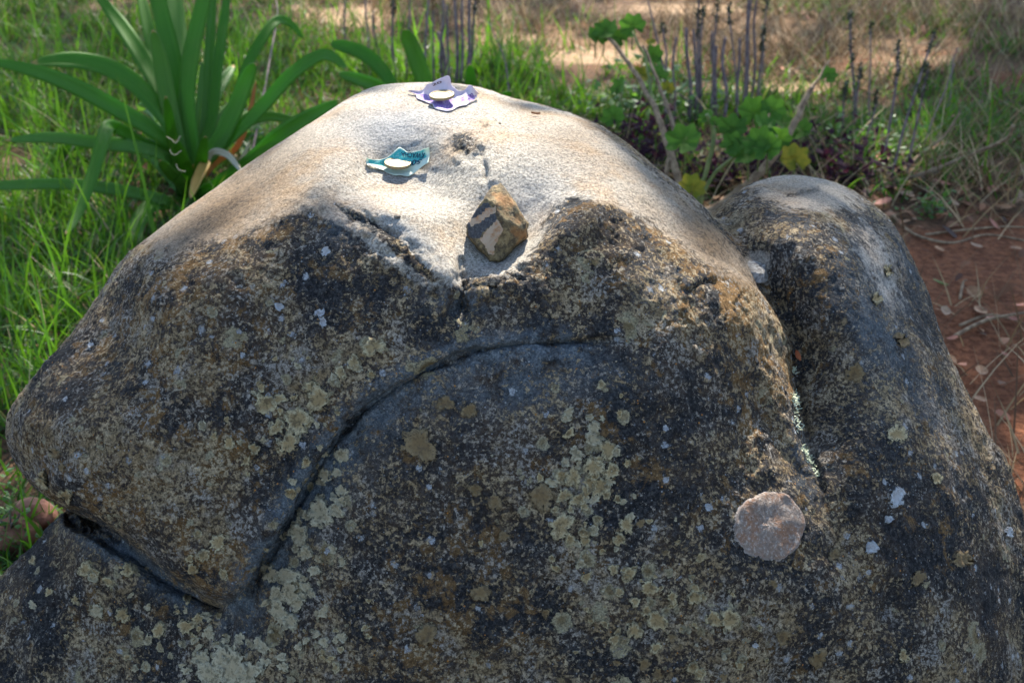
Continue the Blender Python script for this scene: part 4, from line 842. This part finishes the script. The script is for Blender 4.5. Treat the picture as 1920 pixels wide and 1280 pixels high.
stalk_clump('dark dried flower stalks with clumped seed heads above the hump', (1650,310), [(1598,262,1594,32,5),(1606,262,1614,128,5),(1652,330,1685,88,5),(1668,350,1752,62,5),(1700,330,1740,130,5),(1580,265,1586,160,4),(1630,260,1632,50,3),(1775,210,1795,90,3),(1615,300,1645,180,4),(1725,300,1790,120,3)], {0:4,1:3,2:3,3:5,4:3,5:3,8:2,6:1})
# ------------------------------------------------------------------ round-leaved plant
def mat_round(name, c1, c2, tc, vein):
    b = NB(name); e = b.attr('edge'); a_ = b.attr('ang'); co = b.coord(); n = b.noise(co, 45, 5, .6)
    vn_ = b.math('ABSOLUTE', b.math('SINE', b.math('MULTIPLY', a_, 3.5))); c = b.mix(b.ramp(n, .35, .65), c1, c2); c = b.mix(b.ramp(vn_, .16, .03, 0, .6), c, vein)
    return b.leafy(c, .7, .4, tc, b.bump(b.math('ADD', n, b.math('MULTIPLY', vn_, .6)), .8, .005), .12)
M['round'] = mat_round('round_leaf', (0.030, 0.092, 0.014), (0.062, 0.145, 0.022), (0.10, 0.24, 0.02), (0.13, 0.20, 0.06))
M['round_y'] = mat_round('yellowing_round_leaf', (0.075, 0.125, 0.015), (0.30, 0.22, 0.025), (0.26, 0.25, 0.02), (0.16, 0.20, 0.04))
def round_leaf(root, u, v, rpx, w, mat, tilt=None, stem_from=None):
    c = P(u, v, w); R = rpx*w/FPX; NS = 42; rings = (0, .3, .6, .85, 1.0)
    nrm = np.array([random.gauss(0, .35), -random.uniform(.25, .9), random.uniform(.4, .9)]) if tilt is None else np.array(tilt, float); nrm /= np.linalg.norm(nrm)
    x = np.cross(nrm, [0, 0, 1.0]); x /= np.linalg.norm(x); y = np.cross(nrm, x); rot = random.uniform(-.8, .8); V = []; F = []; E = []; A_ = []; ph = random.uniform(0, 6)
    for ri, r in enumerate(rings):
        for k in range(NS if ri else 1):
            a_ = 2*math.pi*k/NS; lob = 1+.11*math.cos(7*a_)*r*r+.03*math.sin(21*a_)*r; d0 = abs((a_-math.pi/2+math.pi) % (2*math.pi)-math.pi); lob *= 1-.75*math.exp(-(d0/.16)**2)*(r > .25)
            px = r*lob*math.cos(a_+rot); py = r*lob*math.sin(a_+rot); h = .22*r*r+.09*math.cos(7*a_)*r*r+.07*math.sin(3*a_+ph)*r
            V.append(c+R*(x*px+y*py+nrm*h)); E.append(r); A_.append(a_)
    for k in range(NS): F.append((0, 1+k, 1+(k+1) % NS))
    for ri in range(1, 4):
        o0 = 1+(ri-1)*NS; o1 = o0+NS
        for k in range(NS): F.append((o0+k, o1+k, o1+(k+1) % NS, o0+(k+1) % NS))
    o = mesh_obj('leaf', V, F, mat, root)
    for nm, arr in (('edge', E), ('ang', A_)):
        a = o.data.attributes.new(nm, 'FLOAT', 'POINT'); a.data.foreach_set('value', np.array(arr, np.float32))
    if stem_from is not None:
        s0 = P(*stem_from); mid = (s0+c)/2+np.array([0, 0, .01]); tv, tf = tube(catmull([s0, mid, c], 5), .0018, 5); mesh_obj('leaf_stalk', tv, tf, M['greenstem'], o)
bm_ = at_z(1300, 405); WM = float((bm_-CAMP)@FWD)
mp = tag(empty('round_leaved_plant', bm_), 'woody stemmed plant with round scalloped leaves growing behind the boulder', 'plant')
def stem(root, path, r0, r1, w, dw, mat, name='stem'):
    q = catmull(path, 6); t = np.linspace(0, 1, len(q)); c = P(q[:, 0], q[:, 1], w+dw*t); wob = np.c_[fbm(c*30, 2), fbm(c*30+7, 2), fbm(c*30+3, 2)]*.006
    tv, tf = tube(c+wob, np.linspace(r0, r1, len(q))*w/FPX, 8); return mesh_obj(name, tv, tf, mat, root)
stem(mp, [(1290,405),(1350,385),(1420,330),(1462,280),(1495,220),(1514,178),(1522,162)], 10, 5, WM, .05, M['twig'])
stem(mp, [(1285,405),(1268,330),(1245,250),(1222,190),(1180,120),(1140,68)], 8, 4, WM, .25, M['twig'])
stem(mp, [(1275,400),(1250,340),(1262,240),(1235,160),(1206,86)], 5, 3, WM, .2, M['twig'])
stem(mp, [(1300,405),(1318,345),(1330,300),(1338,250),(1326,216)], 5, 4, WM, -.05, M['greenstem']); stem(mp, [(1310,400),(1330,340),(1365,305),(1400,280)], 4, 3, WM, -.05, M['greenstem']); stem(mp, [(1520,165),(1535,145),(1555,112)], 3, 1.5, WM, .05, M['twig'])
stem(mp, [(1222,190),(1212,120),(1186,60)], 3.5, 2, WM+.15, .05, M['greenstem'])
RL, RY = M['round'], M['round_y']
for u, v, r, dw, m in [(1282,264,33,-.02,RL),(1372,243,30,0,RL),(1412,212,30,.05,RL),(1448,206,24,.05,RL),(1436,238,28,-.02,RL),(1400,284,32,-.08,RL),(1424,268,30,-.1,RL),(1440,278,27,-.12,RL),(1375,272,24,-.06,RL),(1470,232,26,.05,RL),(1500,245,24,.08,RL),(1462,262,22,.0,RL),
   (1489,298,28,-.1,RY),(1297,351,25,-.1,RY),(1325,220,16,-.03,RL),(1340,228,10,-.05,RL),(1136,58,24,.25,RL),(1118,70,20,.27,RL),(1160,72,18,.25,RL),(1186,50,24,.22,RL),(1220,80,9,.2,RY),(1202,142,19,.2,RY),(1232,140,22,.22,RL),(1252,165,13,.2,RY),(1225,105,20,.25,RL),(1552,142,18,.1,RL),(1510,205,8,.05,RL),(1160,165,20,.3,RL),(1150,220,22,.2,RL)]:
    round_leaf(mp, u, v, r, WM+dw, m, None, (u+random.uniform(-8, 8), v+r*1.5+8, WM+dw+.05))
# dark purple low plants in front of it
M['purple'] = NB('dark_purple_leaf').leafy((0.030, 0.014, 0.022), .85, .2, (0.08, 0.02, 0.04), None, .08)
M['smallgreen'] = NB('small_green_leaf').leafy((0.05, 0.12, 0.025), .5, .35, (0.14, 0.30, 0.03))
def bushlet(name, u, v, rx, rz, n, leaf, mat, label, group=None):
    bp = at_z(u, v); w = float((bp-CAMP)@FWD); root = tag(empty(name, bp), label, 'plant', group); V = []; F = []; k = w/FPX
    for _ in range(n):
        p = bp+np.array([random.gauss(0, rx*k*.5), random.gauss(0, rx*k*.4), abs(random.gauss(0, rz*k*.6))+.004]); d = np.array([random.gauss(0, 1), random.gauss(0, 1), random.gauss(0.2, .5)]); d /= np.linalg.norm(d)
        s_ = np.cross(d, [random.gauss(0, .4), random.gauss(0, .4), 1.0]); s_ /= np.linalg.norm(s_); L = leaf*k*random.uniform(.6, 1.3); o = len(V)
        nn = np.cross(d, s_); V += [p, p+d*L*.45+s_*L*.32+nn*L*.06, p+d*L-nn*L*.1, p+d*L*.45-s_*L*.32+nn*L*.06]; F.append((o, o+1, o+2, o+3))
    o = mesh_obj('foliage', V, F, mat, root, False); o['kind'] = 'stuff'
    for _ in range(5):
        e = bp+np.array([random.gauss(0, rx*k*.5), random.gauss(0, rx*k*.3), rz*k*random.uniform(.4, .9)]); tv, tf = tube(catmull([bp, (bp+e)/2+np.array([0, 0, .01]), e], 4), .0015, 5); mesh_obj('stem', tv, tf, M['stalk'], root)
for u, v, rx, rz, lb in [(1220,320,90,70,'tall dark purple leaved plant at the woody stem beside the dome'),(1330,345,110,60,'dark purple leaved plant under the yellow round leaf between dome and hump'),(1440,330,110,60,'dark purple leaved plant beneath the cluster of round leaves'),
   (1540,300,110,60,'dark purple leaved plant right of the thick leaning woody stem'),(1600,345,90,45,'flat dark purple leaved plant at the foot of the seed head stalks'),(1200,275,70,50,'small dark purple leaved plant in the grass behind the woody stem')]:
    bushlet('purple_leaved_plant', u, v, rx, rz, 170, 22, M['purple'], lb, 'dark purple low plants')
bushlet('weed', 1745, 405, 42, 34, 130, 12, M['smallgreen'], 'small bright green weed beside the hump on the red earth')
bushlet('weed', 1630, 300, 120, 50, 260, 15, M['smallgreen'], 'sprawling green weed under the seed head stalks')
bushlet('weed', 1230, 210, 110, 60, 300, 20, M['smallgreen'], 'leafy green weed behind the bare stalks')
bushlet('weed', 25, 1020, 40, 110, 150, 16, M['smallgreen'], 'feathery green weed beside the red stones')
bushlet('weed', 420, 290, 120, 70, 220, 18, M['smallgreen'], 'low green weed between the strap leaves and the boulder')
# ------------------------------------------------------------------ red stones, twigs, fallen leaves
M['redstone'] = simple('red_laterite', (0.13, 0.055, 0.035), (0.26, 0.12, 0.08), 30, .9, .6, .004)
for u, v, r, lb in [(58,955,52,'larger rounded red stone under the overhang of the boulder'),(30,985,46,'smaller rounded red stone in front of the larger red stone')]:
    pebble(u, v, r, lb, M['redstone'], 'red_stone', None, .72, at_z(u, v+30))
def twig(path, r, label, lift=.006, mat='twig', group=None):
    q = catmull(path, 6); pts_ = []
    for (u_, v_, h) in q: pts_.append(at_z(u_, v_, h+lift))
    tv, tf = tube(pts_, np.linspace(r, r*.6, len(pts_)), 6); return tag(mesh_obj('twig', tv, tf, M[mat]), label, 'twig', group)
twig([(1655,345,.0),(1700,335,.01),(1760,315,.03),(1820,290,.05),(1885,262,.10),(1900,235,.14)], .006, 'long curved brown twig sloping up from the earth behind the hump')
twig([(1690,325,.0),(1725,290,.02),(1770,255,.05),(1800,210,.10)], .005, 'straight pale twig leaning up beside the seed head stalks')
twig([(1668,395,0),(1700,430,0),(1740,448,.005),(1790,455,0),(1850,440,0),(1925,452,0)], .0035, 'thin bent twig lying along the edge of the red earth')
twig([(1735,440,0),(1800,432,.004),(1880,425,0),(1940,428,0)], .003, 'thin pale twig lying across the red earth near dry grass')
twig([(1790,630,0),(1850,600,.01),(1930,585,.015)], .004, 'dark forked twig lying on the red earth'); twig([(1800,610,0),(1860,590,.0),(1930,610,.0)], .003, 'short brown twig crossing the forked twig')
twig([(1800,560,0),(1806,530,.005),(1812,525,.01)], .003, 'stubby pale twig on the red earth')
twig([(1750,525,.0),(1770,532,.004),(1780,535,0)], .0035, 'white peeled twig bit beside the hump', .004, 'greenstem')
twig([(395,330,.02),(402,230,.10),(404,150,.18),(400,118,.22)], .003, 'dark upright twig standing among the strap leaves', .0, 'stalk'); twig([(470,300,.05),(490,200,.1),(508,100,.16),(520,30,.2),(516,-10,.22)], .003, 'thin dark stem rising to the right of the strap leaves', 0, 'stalk')
twig([(955,200,.0),(948,120,.1),(925,60,.18),(915,40,.2)], .0025, 'thin dry stem bending over behind the boulder crown', 0, 'stalk')
def fallen(u, v, r, az, col):
    p = at_z(u, v, .0); k = r*float((p-CAMP)@FWD)/FPX; n = 8; V = []; F = []
    ca, sa = math.cos(az), math.sin(az); tl = random.gauss(0, .3); rl = random.gauss(0, .3)
    for i in range(n+1):
        x = i/n*2-1; wd = .55*math.sin(math.pi*(i/n)**.8)+.02
        for s_ in (-1, 0, 1):
            X = x*k; Y = s_*wd*k; V.append(p+np.array([X*ca-Y*sa, X*sa+Y*ca, k*.35*abs(s_)*wd+k*.25*x*x+X*tl+Y*rl+k*.35+.006]))
    for i in range(n):
        for s_ in range(2): F.append((i*3+s_, i*3+s_+1, i*3+s_+4, i*3+s_+3))
    tag(mesh_obj('fallen_leaf', V, F, M[col]), 'curled %s leaf lying on the earth right of the boulder' % {'dryleaf': 'dark brown', 'dl2': 'pale tan', 'dl3': 'reddish'}[col], 'leaf', {'dryleaf': 'dark brown', 'dl2': 'pale tan', 'dl3': 'reddish'}[col]+' fallen leaves')
M['dl2'] = simple('pale_dry_leaf', (0.20, 0.12, 0.075), (0.28, 0.18, 0.11), 40, .7); M['dl3'] = simple('reddish_dry_leaf', (0.20, 0.07, 0.045), (0.32, 0.13, 0.085), 40, .7)
for k in range(46):
    u_, v_ = [(random.uniform(1690, 1915), random.uniform(300, 440)), (random.uniform(1760, 1915), random.uniform(470, 800)), (random.uniform(1560, 1900), random.uniform(250, 400))][k % 3]
    fallen(u_, v_, random.uniform(8, 22), random.uniform(0, 6), random.choice(['dryleaf', 'dl2', 'dl3']))
# ------------------------------------------------------------------ the tree whose crown gives the dappled shade (above and beyond the picture)
def tree():
    base = np.array([3.2, 10.2, 0]); root = tag(empty('shade_tree', base), 'tall broad leaved tree whose leaning crown shades the boulder', 'tree')
    bark = simple('grey_brown_bark', (0.09, 0.065, 0.05), (0.19, 0.15, 0.12), 12, .95, .8, .02)
    tk = catmull([base, base+[-.1, -.2, 1.6], base+[-.6, -1.0, 3.4], base+[-1.4, -2.4, 4.8], base+[-2.4, -4.2, 5.6]], 6); tv, tf = tube(tk, np.linspace(.24, .06, len(tk)), 12); mesh_obj('trunk', tv, tf, bark, root)
    H = 4.6
    for tx, ty in [(-1.2, 4.5), (.4, 4.0), (1.8, 4.2), (-1.5, 6.6), (2.8, 6.4), (0.6, 7.0), (-.3, 5.4)]:
        s0 = tk[random.randrange(10, len(tk)-3)]; e = np.array([tx, ty, H+random.uniform(-.2, .8)]); q = catmull([s0, (s0+e)/2+np.array([0, 0, .4]), e], 6); tv, tf = tube(q, np.linspace(.07, .012, len(q)), 7); mesh_obj('limb', tv, tf, bark, root)
    n = 38000; x = RNG.uniform(-3.4, 4.4, n); y = RNG.uniform(3.1, 11.5, n); z = RNG.uniform(4.0, 5.8, n)
    k = fbm(np.c_[x*1.3, y*1.3, z*1.3], 3) > -.16
    # openings in the foliage: where the sun comes through to the places it reaches in the photograph
    def foot(zp): s_ = (z-zp)/SUN[2]; return x-SUN[0]*s_, y-SUN[1]*s_
    fx, fy = foot(.6); keep = np.ones(n)
    for cx, cy, rx, ry in ROCK_LIT: keep *= 1-np.exp(-(((fx-cx)/rx)**2+((fy-cy)/ry)**2)**3)
    fx, fy = foot(0.0)
    for u_, v_, ru, rv in GROUND_LIT:
        c = at_z(u_, v_); rx = abs(at_z(u_+ru, v_)[0]-c[0]); ry = abs(at_z(u_, v_-rv)[1]-at_z(u_, v_+rv)[1])/2
        keep *= 1-np.exp(-(((fx-c[0])/rx)**2+((fy-c[1])/ry)**2)**2)
    k &= RNG.random(n) < keep*.98
    x, y, z = x[k], y[k], z[k]; n = len(x); C = np.c_[x, y, z]; d = RNG.normal(0, 1, (n, 3)); d[:, 2] *= .4; d /= np.linalg.norm(d, axis=1)[:, None]; s_ = np.cross(d, RNG.normal(0, .3, (n, 3))+[0, 0, 1]); s_ /= np.linalg.norm(s_, axis=1)[:, None]
    L = RNG.uniform(.06, .13, n)[:, None]; V = np.stack([C, C+d*L*.5+s_*L*.3, C+d*L, C+d*L*.5-s_*L*.3], 1).reshape(-1, 3)
    o = fast_mesh('crown', V, np.arange(n*4).reshape(n, 4), NB('tree_leaf').leafy((0.05, 0.10, 0.025), .5, .3, (0.12, 0.24, 0.03)), smooth=False)
    o.parent = root; o.matrix_parent_inverse = root.matrix_world.inverted(); o['kind'] = 'stuff'
ROCK_LIT = [(.01, 1.36, .20, .22), (-.14, 1.42, .16, .17), (.16, 1.38, .17, .17), (.27, 1.42, .03, .04), (-.30, 1.46, .16, .10)]
GROUND_LIT = [(830, 130, 130, 34), (690, 25, 90, 18), (1140, 98, 230, 48), (930, 70, 90, 30), (1480, 158, 190, 34), (640, 34, 150, 48), (1300, 15, 200, 34), (1700, 112, 160, 30), (220, 15, 60, 24), (1860, 500, 50, 26), (1890, 720, 40, 26), (30, 470, 40, 20), (250, 210, 30, 16), (1640, 215, 50, 9), (1380, 240, 40, 12), (1820, 90, 70, 6)]
tree()
